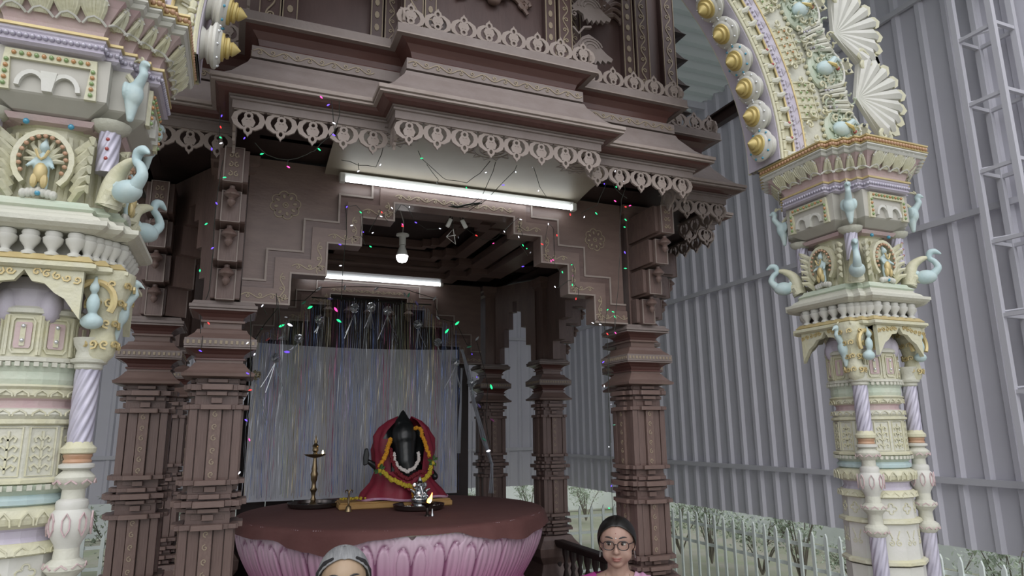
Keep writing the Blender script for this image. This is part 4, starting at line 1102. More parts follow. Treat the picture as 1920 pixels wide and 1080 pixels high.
string('long string of lights falling from the centre eave beside the right rosette', 2.95,
       [[(1157, 250), (1155, 275), (1168, 300), (1166, 330), (1172, 355), (1165, 375), (1163, 410), (1163, 470), (1161, 500), (1160, 520), (1157, 560), (1152, 610)], [(1168, 300), (1160, 290), (1157, 330)],
        [(1140, 335), (1130, 360), (1120, 385), (1090, 400)], [(1150, 345), (1155, 355), (1176, 372)], [(1155, 265), (1164, 262)]],
       [(1164, 262, 'Lw'), (1154, 276, 'Lp'), (1159, 307, 'Lp'), (1169, 310, 'Lr'), (1153, 322, 'Lw'), (1133, 344, 'Lp'), (1159, 340, 'Lg'), (1155, 350, 'Lg'), (1168, 340, 'Lw'), (1152, 376, 'Lm'), (1174, 388, 'Lr'), (1180, 386, 'Lm'), (1117, 399, 'Lg'), (1096, 406, 'Lw'), (1172, 411, 'Lg'), (1172, 426, 'Lg'), (1171, 472, 'Lp'), (1171, 503, 'Lg'), (1069, 401, 'Lr')])
string('tangled lights along the left steps of the front arch', 3.38,
       [[(647, 385), (649, 400), (650, 440), (646, 470), (642, 520), (640, 560)], [(647, 385), (668, 385), (680, 398), (680, 410)], [(712, 392), (720, 405), (728, 415)], [(715, 395), (700, 420), (692, 435)], [(740, 400), (752, 383), (765, 390), (775, 410)], [(680, 410), (676, 440), (685, 460)], [(520, 560), (525, 600), (540, 640)], [(518, 550), (520, 600)], [(493, 575), (500, 590)]],
       [(651, 387, 'Lp'), (675, 397, 'Lg'), (658, 423, 'Lw'), (715, 397, 'Lr'), (713, 405, 'Lw'), (734, 389, 'Lw'), (768, 388, 'Lw'), (639, 459, 'Lp'), (640, 498, 'Lw'), (696, 463, 'Lg'), (698, 437, 'Lw'), (681, 435, 'Lp'), (754, 420, 'Lm'), (756, 425, 'Lr'), (781, 418, 'Lp'), (493, 572, 'Lw'), (538, 595, 'cw')])
string('lights drooping under the top of the front arch around the triangular wire ornament', 3.62,
       [[(840, 412), (830, 428), (800, 430), (785, 420)], [(870, 425), (890, 440), (910, 450), (930, 447), (943, 435)], [(850, 385), (842, 412)], [(850, 385), (868, 422)], [(848, 385), (847, 430)]],
       [(826, 429, 'Lw'), (892, 441, 'Lr'), (926, 456, 'Lm'), (945, 433, 'Lw'), (859, 444, 'cw')])
string('tangled lights along the right steps of the front arch', 3.38,
       [[(945, 433), (972, 408), (975, 430), (980, 442)], [(1027, 422), (1022, 450), (1020, 480), (1033, 488), (1040, 480), (1038, 430), (1030, 420)], [(1038, 490), (1050, 510), (1048, 540)], [(1045, 540), (1060, 530), (1072, 525)], [(1070, 495), (1076, 500), (1075, 530), (1085, 540), (1086, 560)], [(1108, 607), (1120, 598), (1133, 612), (1138, 625)], [(1138, 580), (1133, 620)], [(1155, 600), (1150, 625)], [(990, 480), (975, 460)]],
       [(975, 411, 'Lw'), (1028, 419, 'Lw'), (1044, 440, 'Lr'), (972, 443, 'Lw'), (980, 459, 'Lg'), (988, 466, 'Lg'), (995, 473, 'cw'), (1015, 457, 'Lr'), (979, 500, 'Lp'), (1033, 488, 'Lm'), (1038, 488, 'Lm'), (1073, 496, 'Lg'), (1054, 509, 'Lg'), (1073, 533, 'Lg'), (1040, 537, 'Lw'), (1080, 559, 'Lr'), (1074, 516, 'cm'), (1140, 580, 'Lg'), (1148, 584, 'Lg'), (1152, 593, 'Lg'), (1110, 605, 'Lw'), (1124, 608, 'Lw'), (1138, 625, 'Lr'), (1153, 623, 'Lm')])
string('thin light string hanging straight down above the woman', 3.30,
       [[(1139, 630), (1140, 700), (1142, 760), (1144, 840), (1146, 910), (1149, 968)], [(1143, 660), (1141, 760), (1146, 830)]],
       [(1130, 680, 'Lp'), (1147, 758, 'cw'), (1150, 797, 'cg'), (1142, 838, 'Lw'), (1146, 912, 'Lp'), (1143, 953, 'Lg'), (1133, 723, 'Lw')])
t = thing('string_light', 'string of larger unlit coloured bulbs round the rear arch above the curtain', 'string lights', (0, 0, 0), 0, 'strings of tiny coloured lights')
pts = [(466, 700), (478, 640), (497, 610), (532, 568), (572, 566), (597, 543), (640, 541), (703, 541), (760, 546), (813, 562), (823, 600), (855, 608), (876, 650), (893, 640), (908, 695), (915, 730), (910, 790), (920, 845)]
MB().tube([at(a, b, 5.62)+Vector((0, 0, .015)) for a, b in pts], .003, 4).build('wire', 'wire', t)
for px, py, k, l in ((492, 616, 'cg', 1), (500, 638, 'cr', 0), (530, 632, 'cw', 0), (572, 566, 'cg', 0), (584, 575, 'Lg', 1), (597, 543, 'cw', 0), (616, 560, 'cp', 0), (646, 542, 'cw', 0), (703, 543, 'cw', 0), (758, 550, 'cw', 0), (765, 556, 'cg', 0),
                     (628, 578, 'Lm', 0), (633, 600, 'Lg', 1), (783, 571, 'cp', 0), (813, 562, 'cw', 0), (823, 598, 'cw', 0), (855, 608, 'Lg', 1), (836, 623, 'Lg', 1), (877, 651, 'cg', 0), (885, 665, 'Lp', 1), (893, 637, 'cw', 0), (922, 728, 'Lg', 1), (894, 708, 'Lp', 1), (900, 763, 'cp', 0), (921, 786, 'cm', 0), (905, 822, 'cg', 0), (918, 845, 'Lw', 0), (541, 660, 'Lp', 0), (525, 612, 'Lg', 0), (541, 608, 'Lw', 0)):
    led(t, at(px, py, 5.60), k, (random.uniform(-1, 1), -.2, random.uniform(-1, 1)), not l or k in ('Lg',))
fp = at(848, 445, 3.62); fr = thing('wire_ornament', 'small triangular white wire ornament dangling at the centre of the front arch', 'ornament', fp)
MB().tube([(-.035, 0, .0), (.005, 0, .05), (.02, 0, -.04), (-.035, 0, 0), (.02, .0, .015)], .0035, 5).build('frame', 'plast', fr); MB().tube([(.005, 0, .05), (.0, 0, .12)], .002, 4).build('hanger', 'wire', fr)
for x, a in ((at(842, 418, 3.6), .4), (at(870, 420, 3.6), -.5)):
    w = thing('plug', 'white cable connector %s of the triangular wire ornament' % ('left' if a > 0 else 'right'), 'connector', x); o = MB().box((0, 0, 0), (.022, .018, .055)).build('body', 'plast', w, bevel=.003); o.rotation_euler = (0, a, 0)
    MB().tube([(-.0, 0, .02), (a*.06, 0, .08)], .003, 4).build('lead', 'wire', w)
cb = thing('cable', 'bundle of twisted cables gathered on the arch in the middle of the front tube light', 'cable', (0, 0, 0))
w = MB()
for i in range(6):
    r_ = [random.uniform(-3, 3) for _ in range(6)]
    w.tube([at(843+r_[0], 386+r_[1], 3.37), at(858, 388+r_[2], 3.36), at(874, 386+r_[3], 3.355), at(888, 383+r_[4], 3.35), at(902+r_[5], 380+r_[0], 3.35)], .0022, 4)
w.build('strands', 'wire', cb)
# ================================================================ the painted archway in front
PY = 2.36
gem_me = {}
def gems(parent, pts, r, m, name='gem', flat=.6):
    mb = MB()
    for p in pts: mb.ell(p, r, 8, 5)
    o = mb.build(name, m, parent, True)
    if len(pts) > 6: o['kind'] = 'stuff'
    return o
def sq_outline(hw, notch, front=.0):
    """square with stepped corners, counter-clockwise"""
    a, b = hw, hw-notch
    return [(-b, -a), (b, -a), (b, -b), (a, -b), (a, b), (b, b), (b, a), (-b, a), (-b, b), (-a, b), (-a, -b), (-b, -b)]
def step_outline(a, n):
    b, c = a-n, a-2*n
    q = [(-c, -a), (c, -a), (c, -b), (b, -b), (b, -c)]
    out = []
    for r in range(4):
        s, t = [(1, 0), (0, 1), (-1, 0), (0, -1)][r]
        out += [(x*s-y*t, x*t+y*s) for x, y in q[1:]+[(a, -c)]] if True else []
    return out
def leaf_shape(w, h, n=5):
    L = [(-w/2, 0)]
    for i in range(n+1):
        t = i/n; L.append((-w/2*(1-t)*(.75+.25*(-1)**i)-.001, h*(.15+.85*t)))
    R = [(-x, y) for x, y in reversed(L[:-1])]
    return L+R
def twisted(r, z0, z1, starts=5, turns=3.2, n=30, amp=.14, seg=60):
    starts, n, amp, turns = 9, 54, .065, turns*1.6
    mb = MB(); vs = []; fs = []
    for j in range(seg+1):
        t = j/seg; z = z0+(z1-z0)*t
        for i in range(n):
            a = 2*PI*i/n; rr = r*(1+amp*math.sin(starts*a-turns*2*PI*t)); vs.append((rr*math.cos(a), rr*math.sin(a), z))
    for j in range(seg):
        for i in range(n): fs.append((j*n+i, j*n+(i+1) % n, (j+1)*n+(i+1) % n, (j+1)*n+i))
    fs += [tuple(range(n-1, -1, -1)), tuple(seg*n+i for i in range(n))]
    return mb.add(vs, fs)
def bird(parent, s, loc, rz, m='blue'):
    """parrot-like bracket bird: body, breast, curved neck, beak, crest, scrolled tail"""
    M = Matrix.Rotation(rz, 3, 'Z')
    def T(p): return tuple(M@(Vector(p)*s))
    sh = [('e', T((0, -.01, .05)), (.035*s, .035*s, .055*s)), ('c', T((0, -.02, .08)), T((0, -.055, .13)), .024*s, .018*s), ('c', T((0, -.055, .13)), T((0, -.045, .165)), .018*s, .017*s),
          ('e', T((0, -.055, .175)), (.02*s, .022*s, .019*s)), ('c', T((0, -.072, .175)), T((0, -.092, .155)), .009*s, .003*s), ('c', T((0, -.0, .02)), T((0, .0, -.06)), .03*s, .014*s),
          ('e', T((.028, .01, .06)), (.012*s, .03*s, .04*s)), ('e', T((-.028, .01, .06)), (.012*s, .03*s, .04*s))]
    o = blob(sh, .006*s, 'bird_bracket', m, parent, smooth=2, loc=loc)
    c = MB()
    for k in range(3): c.tube([T((0, -.045, .19)), T((0, -.04+.012*k, .205)), T((0, -.03+.02*k, .215-.005*k))], .005*s, 5)
    c.tube([T(p) for p in [(0, .0, .1), (0, .035, .14), (0, .06, .12), (0, .055, .09), (0, .035, .10)]], [.012*s, .014*s, .011*s, .008*s, .005*s], 7)
    c.build('crest_and_tail', 'creamy', o, True)
    return o
def pillar(cx, label):
    t = thing('painted_pillar', label, 'pillar', (cx, PY, 0), 0, 'painted pillars of the archway'); P = t
    oc = dict(n=12, sq=True)
    def seg(name, prof, m, n=12): return MB().lathe(prof, n, sq=True).build(name, m, P)
    # drum, bottom to top
    seg('base', [(.24, 0), (.24, .15), (.20, .2), (.20, .3), (.22, .34), (.17, .40), (.165, .46)], 'white')
    seg('lower_drum', [(.155, .46), (.155, 1.30)], 'white')
    seg('ledge', [(.155, 1.305), (.168, 1.31), (.168, 1.322), (.155, 1.33)], 'creamy')
    seg('scroll_panel_drum', [(.150, 1.33), (.148, 1.475)], 'white')
    seg('ledge', [(.15, 1.475), (.165, 1.482), (.163, 1.494), (.15, 1.50)], 'creamy')
    seg('flower_panel_drum', [(.145, 1.50), (.143, 1.585)], 'white')
    seg('leaf_ring', [(.145, 1.585), (.165, 1.592), (.158, 1.612), (.148, 1.62)], 'creamy', 24)
    seg('lavender_cove', [(.142, 1.62), (.134, 1.632), (.136, 1.65), (.145, 1.657)], 'lav', 24)
    seg('leaf_torus', [(.145, 1.657), (.163, 1.668), (.167, 1.685), (.160, 1.705), (.142, 1.713)], 'creamy', 24)
    seg('blue_torus', [(.14, 1.713), (.152, 1.718), (.154, 1.73), (.142, 1.742)], 'blue', 24)
    seg('green_frieze', [(.142, 1.742), (.158, 1.757), (.162, 1.766), (.15, 1.77)], 'green', 24)
    seg('ledge', [(.15, 1.77), (.160, 1.773), (.160, 1.782), (.15, 1.787)], 'creamy')
    seg('foliage_panel_drum', [(.146, 1.787), (.144, 1.925)], 'cream')
    seg('ledge', [(.146, 1.925), (.158, 1.93), (.158, 1.938), (.148, 1.943)], 'creamy', 24)
    seg('leaf_ring', [(.146, 1.943), (.156, 1.955), (.150, 1.968), (.140, 1.972)], 'cream', 24)
    seg('pink_groove', [(.14, 1.972), (.132, 1.978), (.132, 1.992), (.14, 1.998)], 'pink', 24)
    seg('leaf_ring', [(.14, 1.998), (.152, 2.006), (.150, 2.022), (.158, 2.03), (.15, 2.036)], 'creamy', 24)
    seg('green_band', [(.146, 2.036), (.150, 2.05), (.148, 2.07), (.156, 2.088), (.158, 2.095)], 'green', 24)
    seg('rope_ledge', [(.15, 2.095), (.162, 2.098), (.162, 2.108), (.15, 2.112)], 'cream', 24)
    seg('jewel_panel_drum', [(.146, 2.112), (.146, 2.228)], 'creamy')
    seg('rim', [(.146, 2.228), (.158, 2.232), (.158, 2.244), (.146, 2.252)], 'cream', 24)
    seg('lavender_domes_band', [(.146, 2.252), (.15, 2.27), (.146, 2.30), (.12, 2.34)], 'lav', 24)
    # relief on the drum
    rel = MB(); relp = MB(); relg = MB()
    for k in range(12):
        a = k*PI/6; d = Vector((math.cos(a), math.sin(a), 0)); e = Vector((-math.sin(a), math.cos(a), 0)); Z = Vector((0, 0, 1)); w = .075
        # e x Z points to d
        O = d*.147
        relp.stroke([(-.026, 2.132), (-.020, 2.122), (.020, 2.122), (.026, 2.132), (.026, 2.208), (.020, 2.218), (-.020, 2.218), (-.026, 2.208)], .005, O-d*.001, e, Z, .006, True)
        rel.prism([(-.017, 2.134), (.017, 2.134), (.020, 2.14), (.020, 2.20), (.017, 2.206), (-.017, 2.206), (-.020, 2.20), (-.020, 2.14)], O-d*.001, e, Z, .004)
        relp.prism([(-.006, 2.14), (.006, 2.14), (.006, 2.2), (-.006, 2.2)], O, e, Z, .006)
        for q in (-1, 1): relg.box(tuple(d*.148+e*q*.037+Z*2.17), (.006, .006, .11), a)
        # foliage panel
        relg.stroke(rect_loop(-.031, 1.792, .031, 1.92), .004, O-d*.003, e, Z, .005, True)
        for s in (-1, 1):
            for zz, l in ((1.81, .022), (1.835, .024), (1.86, .022), (1.885, .018)):
                relg.stroke([(0, zz), (s*l*.6, zz+.012), (s*l, zz+.006), (s*l*.8, zz-.004)], .005, O-d*.003, e, Z, .006)
        relg.stroke([(0, 1.80), (0, 1.91)], .005, O-d*.003, e, Z, .006)
        # quatrefoil panel and scroll panel
        for q in range(4):
            b = q*PI/2; relg.stroke([(.014*math.cos(b)+.009*math.cos(b+u), 1.543+.014*math.sin(b)+.009*math.sin(b+u)) for u in [-2.2+i*4.4/7 for i in range(8)]], .0035, O-d*.005, e, Z, .005)
        for s in (-1, 1): relg.stroke(spiral(s*.016, 1.40, .014, 1.3, PI/2, s, 12)[::-1]+[(s*.01, 1.42), (s*.022, 1.45)], .004, O+d*.0, e, Z, .004)
        for z0, z1, m_ in ((1.665, 1.70, 0), (1.95, 1.967, 0), (2.002, 2.02, 1), (1.59, 1.612, 0)):
            for q in (-.25, .25):
                c = q*w; r0 = .168 if z0 == 1.665 else .160 if z0 < 1.7 else .154
                relg.stroke([(c-.016, z0), (c-.014, (z0+z1)/2), (c, z1), (c+.014, (z0+z1)/2), (c+.016, z0)], .004, d*(r0-.002), e, Z, .004)
    rel.build('lavender_panels', 'pink', P, kind='stuff'); relp.build('jewel_frames', 'creamy', P, kind='stuff'); relg.build('drum_relief', 'creamy', P, kind='stuff')
    gems(P, [Vector((math.cos(k*PI/6), math.sin(k*PI/6), 0))*.153+Vector((0, 0, z)) for k in (8, 9, 10) for z in (2.155, 2.195)], .006, 'gemw', 'clear_gem')
    teeth = MB()
    for k in range(48):
        a = k*PI/24; teeth.box((.161*math.cos(a), .161*math.sin(a), 2.09), (.008, .012, .012), a); teeth.box((.163*math.cos(a), .163*math.sin(a), 1.762), (.006, .012, .014), a)
    teeth.build('dentils', 'cream', P, kind='stuff')
    for k in range(8):
        a = k*PI/4+PI/8; MB().ell((.138*math.cos(a), .138*math.sin(a), 2.255), (.03, .03, .05), 12, 8).build('dome', 'lav', P, True)
    # colonnettes
    for sx in (-1, 1):
        for sy in (-1,):
            c = MB().lathe([(.055, 0), (.055, .5), (.04, .55), (.042, .9), (.05, .95), (.035, 1.0)], 20).build('colonnette', 'white', P, True, loc=(sx*.158, sy*.11-.0, 0))
            MB().lathe([(.036, 1.14), (.034, 1.44)], 20).build('neck', 'cream', c, True) if False else None
            tw1 = twisted(.031, 1.0, 1.435, 5, 4.2); tw1.build('twisted_shaft', 'silverp', c, True)
            MB().lathe([(.032, 1.43), (.046, 1.445), (.050, 1.458), (.047, 1.47), (.030, 1.482), (.028, 1.52), (.034, 1.528), (.050, 1.545), (.050, 1.558), (.032, 1.572), (.030, 1.60)], 20).build('ring_stack', 'cream', c, True)
            MB().lathe([(.030, 1.60), (.034, 1.612), (.050, 1.64), (.052, 1.665), (.048, 1.69), (.038, 1.70), (.040, 1.712), (.038, 1.722), (.029, 1.728)], 24).build('pot', 'white', c, True)
            MB().lathe([(.029, 1.726), (.028, 1.752), (.036, 1.76), (.048, 1.773), (.049, 1.785), (.034, 1.80), (.030, 1.805)], 20).build('leaf_collar', 'cream', c, True)
            MB().lathe([(.030, 1.803), (.044, 1.81), (.044, 1.818), (.033, 1.823)], 20).build('bead_ring', 'white', c, True)
            MB().lathe([(.033, 1.821), (.036, 1.826), (.032, 1.833), (.036, 1.842), (.034, 1.848)], 20).build('pink_rings', 'orange', c, True)
            MB().lathe([(.034, 1.846), (.043, 1.85), (.044, 1.862), (.034, 1.872), (.031, 1.88)], 20).build('ribbed_ring', 'creamy', c, True)
            tw2 = twisted(.030, 1.875, 2.085, 5, 2.6); tw2.build('twisted_shaft', 'silverp', c, True)
            MB().lathe([(.031, 2.08), (.036, 2.085), (.036, 2.095), (.046, 2.10), (.048, 2.108), (.036, 2.113), (.034, 2.135), (.042, 2.15), (.046, 2.17)], 20).build('capital', 'cream', c, True)
            ov = MB()
            for q in range(8):
                a = q*PI/4; d = Vector((math.cos(a), math.sin(a), 0)); e = Vector((-math.sin(a), math.cos(a), 0))
                ov.stroke([(0, 1.632), (.009, 1.65), (.009, 1.675), (0, 1.692), (-.009, 1.675), (-.009, 1.65)], .003, d*.050, e, (0, 0, 1), .004, True)
                for z in (1.448, 1.55, 1.768): ov.stroke([(-.014, z), (0, z+.010), (.014, z)], .004, d*.047, e, (0, 0, 1), .004)
            ov.build('oval_relief', 'pink', c, kind='stuff')
            if sy < 0 or True:
                for (dx, dy, rz) in ((sx*.03, -.02*1, 0), (sx*.0, -.05, 0)) if sy < 0 else ():
                    pass
                pass
                bird(P, .72, (sx*.158+sx*.055, sy*.11-sy*.01, 2.215), sx*PI/2)
                MB().lathe([(.016, 2.10), (.034, 2.12), (.040, 2.15), (.030, 2.19), (.04, 2.25), (.07, 2.335), (.07, 2.36)], 12, (sx*.185, sy*.12)).build('bracket_core', 'creamy', P, True)
                bo = MB()
                for q in range(10):
                    u = q*2*PI/10; dd = Vector((math.cos(u), math.sin(u), 0)); ee = Vector((-math.sin(u), math.cos(u), 0))
                    for zz, rr in ((2.15, .042), (2.21, .036), (2.27, .048), (2.32, .066)): bo.stroke(spiral(0, zz, .014, 1.2, u, 1 if q % 2 else -1, 9), .005, Vector((sx*.185, sy*.12, 0))+dd*rr, ee, (0, 0, 1), .006)
                bo.build('bracket_scrolls', 'gold', P, kind='stuff')
                hb = MB(); hb.tube([(sx*.165+.05*math.cos(u), sy*.12-.062, 2.27+.055*math.sin(u)) for u in [-.6+i*(PI+1.2)/12 for i in range(13)]], .010, 6); hb.build('halo', 'gold', P, True)
                blob([('e', (sx*.165, sy*.12-.07, 2.26), (.018, .016, .03)), ('e', (sx*.165, sy*.12-.074, 2.305), (.014, .013, .016)), ('c', (sx*.165, sy*.12-.07, 2.32), (sx*.165, sy*.12-.068, 2.34), .009, .004), ('e', (sx*.165, sy*.12-.062, 2.21), (.03, .024, .022))], .006, 'bracket_figure', 'blue', P, smooth=2)
    # hanging lobed valance between the brackets
    for k in range(4):
        a = k*PI/2; pts = []
        W = .14
        for s in (-1, 1):
            half = [(0, .0), (.02, -.03), (.05, -.035), (.075, -.06), (.10, -.075), (W, -.13)]
            poly = [(s*x, z) for x, z in half]+[(s*W, .02), (0, .02)]
            ex = (math.cos(a), math.sin(a), 0); vr = MB()
            for q in range(5): vr.stroke(spiral(s*(.03+.024*q), .0-.004*q, .012, 1.2, q, s, 9), .004, tuple(Vector((math.sin(a), -math.cos(a), 0))*.2195+Vector((0, 0, 2.335))), ex, (0, 0, 1), .005)
            vr.build('valance_scrolls', 'gold', P, kind='stuff')
            MB().prism(poly if s > 0 else poly[::-1], tuple(Vector((math.sin(a), -math.cos(a), 0))*.20+Vector((0, 0, 2.34))), ex, (0, 0, 1), .02).build('lobed_valance', 'creamy', P)
    # lower ledge with balusters
    so = step_outline
    def st(name, prof, m, a=.228, n=.035): return MB().sweep([(x, y) for x, y in STEP(a, n)], prof).build(name, m, P)
    A_L = .225
    st('ledge_board', [(-.2, 2.345), (.0, 2.345), (.012, 2.352), (.012, 2.362), (0, 2.368), (-.01, 2.38), (-.2, 2.385)], 'creamy')
    st('ledge_core', [(-.06, 2.38), (-.06, 2.46)], 'grey')
    st('orange_leaf_band', [(-.01, 2.366), (.004, 2.37), (-.012, 2.388)], 'gold')
    bal = bal_mesh()
    for (x, y) in edge_points(STEP(.205, .035), .058): put('small_baluster', bal, None, P, (x, y, 2.385), (0, 0, 0), (1, 1, .95))
    st('upper_ledge', [(-.2, 2.455), (.0, 2.455), (.018, 2.462), (.03, 2.472), (.03, 2.485), (.01, 2.49), (.0, 2.502), (-.015, 2.51), (-.02, 2.52), (-.2, 2.525)], 'cream')
    st('green_moulding', [(-.02, 2.518), (-.012, 2.525), (-.03, 2.54), (-.035, 2.55), (-.2, 2.555)], 'green')
    # ornate middle storey
    MB().lathe([(.15, 2.55), (.16, 2.56), (.15, 2.60), (.145, 2.78), (.17, 2.80)], 12, sq=True).build('middle_drum', 'creamy', P)
    st('pink_collar', [(-.08, 2.785), (-.055, 2.79), (-.045, 2.805), (-.08, 2.82)], 'pink')
    fl_ = MB()
    for k in range(36):
        a = k*PI/18; d = Vector((math.cos(a), math.sin(a), 0)); e = Vector((-math.sin(a), math.cos(a), 0))
        fl_.stroke([(0, 2.56), (.004, 2.65), (-.004, 2.76)], .009, d*.150, e, (0, 0, 1), .012)
    fl_.build('fluting', 'creamy', P, kind='stuff')
    for k in range(4):
        a = k*PI/2; d = Vector((math.sin(a), -math.cos(a), 0)); e = Vector((math.cos(a), math.sin(a), 0)); Z = Vector((0, 0, 1)); O = d*.165
        al = MB()
        arc = [(.056*math.cos(u), 2.665+.072*math.sin(u)) for u in [-.9+i*(PI+1.8)/16 for i in range(17)]]
        al.stroke([(x*1.25, 2.665+(z-2.665)*1.2) for x, z in arc], .014, O, e, Z, .03); al.build('niche_frame', 'creamy', P, True)
        al = MB()
        for u in [-.5+i*(PI+1.0)/14 for i in range(15)]:
            al.ell(O+d*.032+e*(.056*math.cos(u))+Z*(2.665+.072*math.sin(u)), .0065, 7, 5)
        al.build('orange_gems', 'orange', P, True, kind='stuff')
        fig = blob([('e', O+d*.025+Z*2.66, (.018, .018, .028)), ('e', O+d*.028+Z*2.705, (.013, .013, .016)), ('c', O+d*.02+e*.015+Z*2.67, O+d*.045+e*.03+Z*2.64, .008, .006), ('c', O+d*.02-e*.015+Z*2.67, O+d*.045-e*.03+Z*2.64, .008, .006),
                    ('c', O+d*.025+e*.01+Z*2.635, O+d*.028+e*.014+Z*2.58, .011, .008), ('c', O+d*.025-e*.01+Z*2.635, O+d*.028-e*.014+Z*2.58, .011, .008), ('c', O+d*.02+Z*2.72, O+d*.02+Z*2.74, .008, .004)], .006, 'niche_figure', 'blue', P, smooth=2)
        fn = MB()
        for q in range(9):
            u = PI*q/8; fn.tube([O+d*.008+Z*2.665, O+d*.014+e*(.03*math.cos(u))+Z*(2.67+.038*math.sin(u)), O+d*.012+e*(.05*math.cos(u))+Z*(2.67+.064*math.sin(u))], [.004, .008, .005], 6)
        fn.build('halo_rays', 'creamy', P, True)
        dh = MB(); dh.ell(O+d*.036+Z*2.625, (.018, .016, .03), 10, 7); dh.tube([O+d*.045+e*u*.016+Z*(2.69-.028*(1-u*u)) for u in (-1, -.5, 0, .5, 1)], .004, 6)
        for s in (-1, 1): dh.ell(O+d*.04+e*s*.012+Z*2.60, (.010, .010, .022), 8, 6)
        dh.build('figure_dress', 'gold', P, True)
        bs = MB()
        for q in range(7): bs.ell(O+d*.028+e*(.012*(q-3))+Z*(2.572-.003*abs(q-3)), (.011, .014, .014), 8, 6)
        bs.build('lotus_seat', 'white', P, True)
        wings = MB()
        for s in (-1, 1):
            for q in range(6):
                z = 2.58+q*.03; wings.tube([O+e*s*.075+Z*(z-.02), O+d*.02+e*s*(.095+.004*q)+Z*(z+.01), O+d*.035+e*s*(.115)+Z*(z+.015), O+d*.03+e*s*.118+Z*z], [.012, .013, .010, .003], 6)
        wings.build('leaf_scrolls', 'creamy', P, True)
    for sx, sy in ((-1, -1), (1, -1), (1, 1), (-1, 1)):
        tw3 = twisted(.028, 2.66, 2.79, 5, 1.5, 24, .14, 24); o = tw3.build('small_twisted_column', 'silverp', P, True, loc=(sx*.15, sy*.15, 0))
        MB().lathe([(.028, 2.785), (.05, 2.80), (.055, 2.815), (.03, 2.82)], 16).build('small_capital', 'cream', P, True, loc=(sx*.15, sy*.15, 0))
        sc_ = MB()
        sc_.tube(smooth([(0, 0, .0), (0, -.01, .06), (0, -.03, .10), (0, -.07, .125), (0, -.105, .128)]), smooth_r([.035, .030, .022, .014, .003]), 12)
        sc_.tube([(0, 0, .0), (0, -.02, .04), (0, -.045, .03), (0, -.04, .01)], [.034, .03, .022, .012], 9)
        w = sc_.build('wing_leaf', 'creamy', P, True, loc=(sx*.17, sy*.17, 2.555)); w.rotation_euler = (0, 0, math.atan2(sy, sx)+PI/2)
        # swan with an S-shaped neck
        sn = MB(); sn.ell((0, -.01, .03), (.034, .048, .034), 16, 10); sn.tube(smooth([(0, -.04, .04), (0, -.065, .07), (0, -.055, .10), (0, -.035, .12), (0, -.04, .145), (0, -.06, .15), (0, -.085, .135)]), smooth_r([.020, .016, .013, .012, .015, .014, .003]), 12)
        sn.tube([(0, .02, .04), (0, .05, .07), (0, .06, .05)], [.02, .014, .004], 8)
        w = sn.build('swan', 'blue', P, True, loc=(sx*.215, sy*.215, 2.56)); w.rotation_euler = (0, 0, math.atan2(sy, sx)+PI/2)
    gems(P, [Vector((sx*.055, -.185, z)) for sx in (-1, 1) for z in (2.78,)], .009, 'gemb', 'blue_gem')
    gems(P, [Vector((0, -.20, 2.565))], .008, 'gemb', 'blue_gem')
    gems(P, [Vector((.15+.03*sx, -.178, z)) for sx in (0,) for z in (2.70, 2.73, 2.76)], .006, 'gemr', 'red_gem')
    # box with framed arcades
    def box_o(name, prof, m, a=.235, n=.045): return MB().sweep(STEP(a, n), prof).build(name, m, P)
    box_o('corbelled_box', [(-.12, 2.80), (-.05, 2.815), (-.005, 2.845), (0, 2.85), (0, 2.975), (.0, 2.98)], 'grey')
    for k in range(4):
        a = k*PI/2; d = Vector((math.sin(a), -math.cos(a), 0)); e = Vector((math.cos(a), math.sin(a), 0)); Z = Vector((0, 0, 1)); O = d*.234
        f_ = MB()
        f_.stroke([(-.105, 2.845), (-.105, 2.955), (.105, 2.955), (.105, 2.845)], .03, O, e, Z, .012); f_.build('panel_frame', 'creamy', P)
        f_ = MB()
        for s in (-1, 1): f_.stroke([(s*.04+.034*math.cos(u), 2.86+.045*math.sin(u)) for u in [PI*i/10 for i in range(11)]], .012, O-d*.002, e, Z, .018)
        f_.prism([(-.012, 2.85), (.012, 2.85), (.02, 2.91), (-.02, 2.91)], O-d*.002, e, Z, .02); f_.build('twin_arches', 'white', P, True)
        for m_, ph in (('gemg', 0), ('gemo', 1)):
            pts = [O+d*.014+e*x+Z*z for x, z in [(-.105, 2.86+.018*i) for i in range(5)]+[(-.09+.018*i, 2.956) for i in range(11)]+[(.105, 2.86+.018*i) for i in range(5)]][ph::2]
            gems(P, pts, .0065, m_, 'frame_gems')
        bird(P, .72, tuple(d*.205+e*.205+Z*2.865), a-PI/4+PI/2)
    # purple beads, flared pink cove, orange beads, top
    A, N = .268, .034
    def ab(name, prof, m): return MB().sweep(STEP(A, N, 4), prof).build(name, m, P)
    ab('bead_bed', [(-.05, 2.975), (-.01, 2.978), (.0, 2.985), (-.004, 2.99), (-.004, 3.015), (0, 3.02), (.0, 3.03), (-.01, 3.035)], 'lav')
    gems(P, [(x, y, 3.003) for x, y in edge_points(STEP(A, N, 4), .0155)], .0072, 'silverp', 'purple_beads')
    ab('gold_fillet', [(-.006, 3.026), (.006, 3.028), (.006, 3.036), (-.006, 3.038)], 'gold')
    ab('pink_cove', [(-.012, 3.036), (-.008, 3.055), (.008, 3.09), (.028, 3.12), (.042, 3.135), (.046, 3.14)], 'pink')
    lf = MB(); lw = MB()
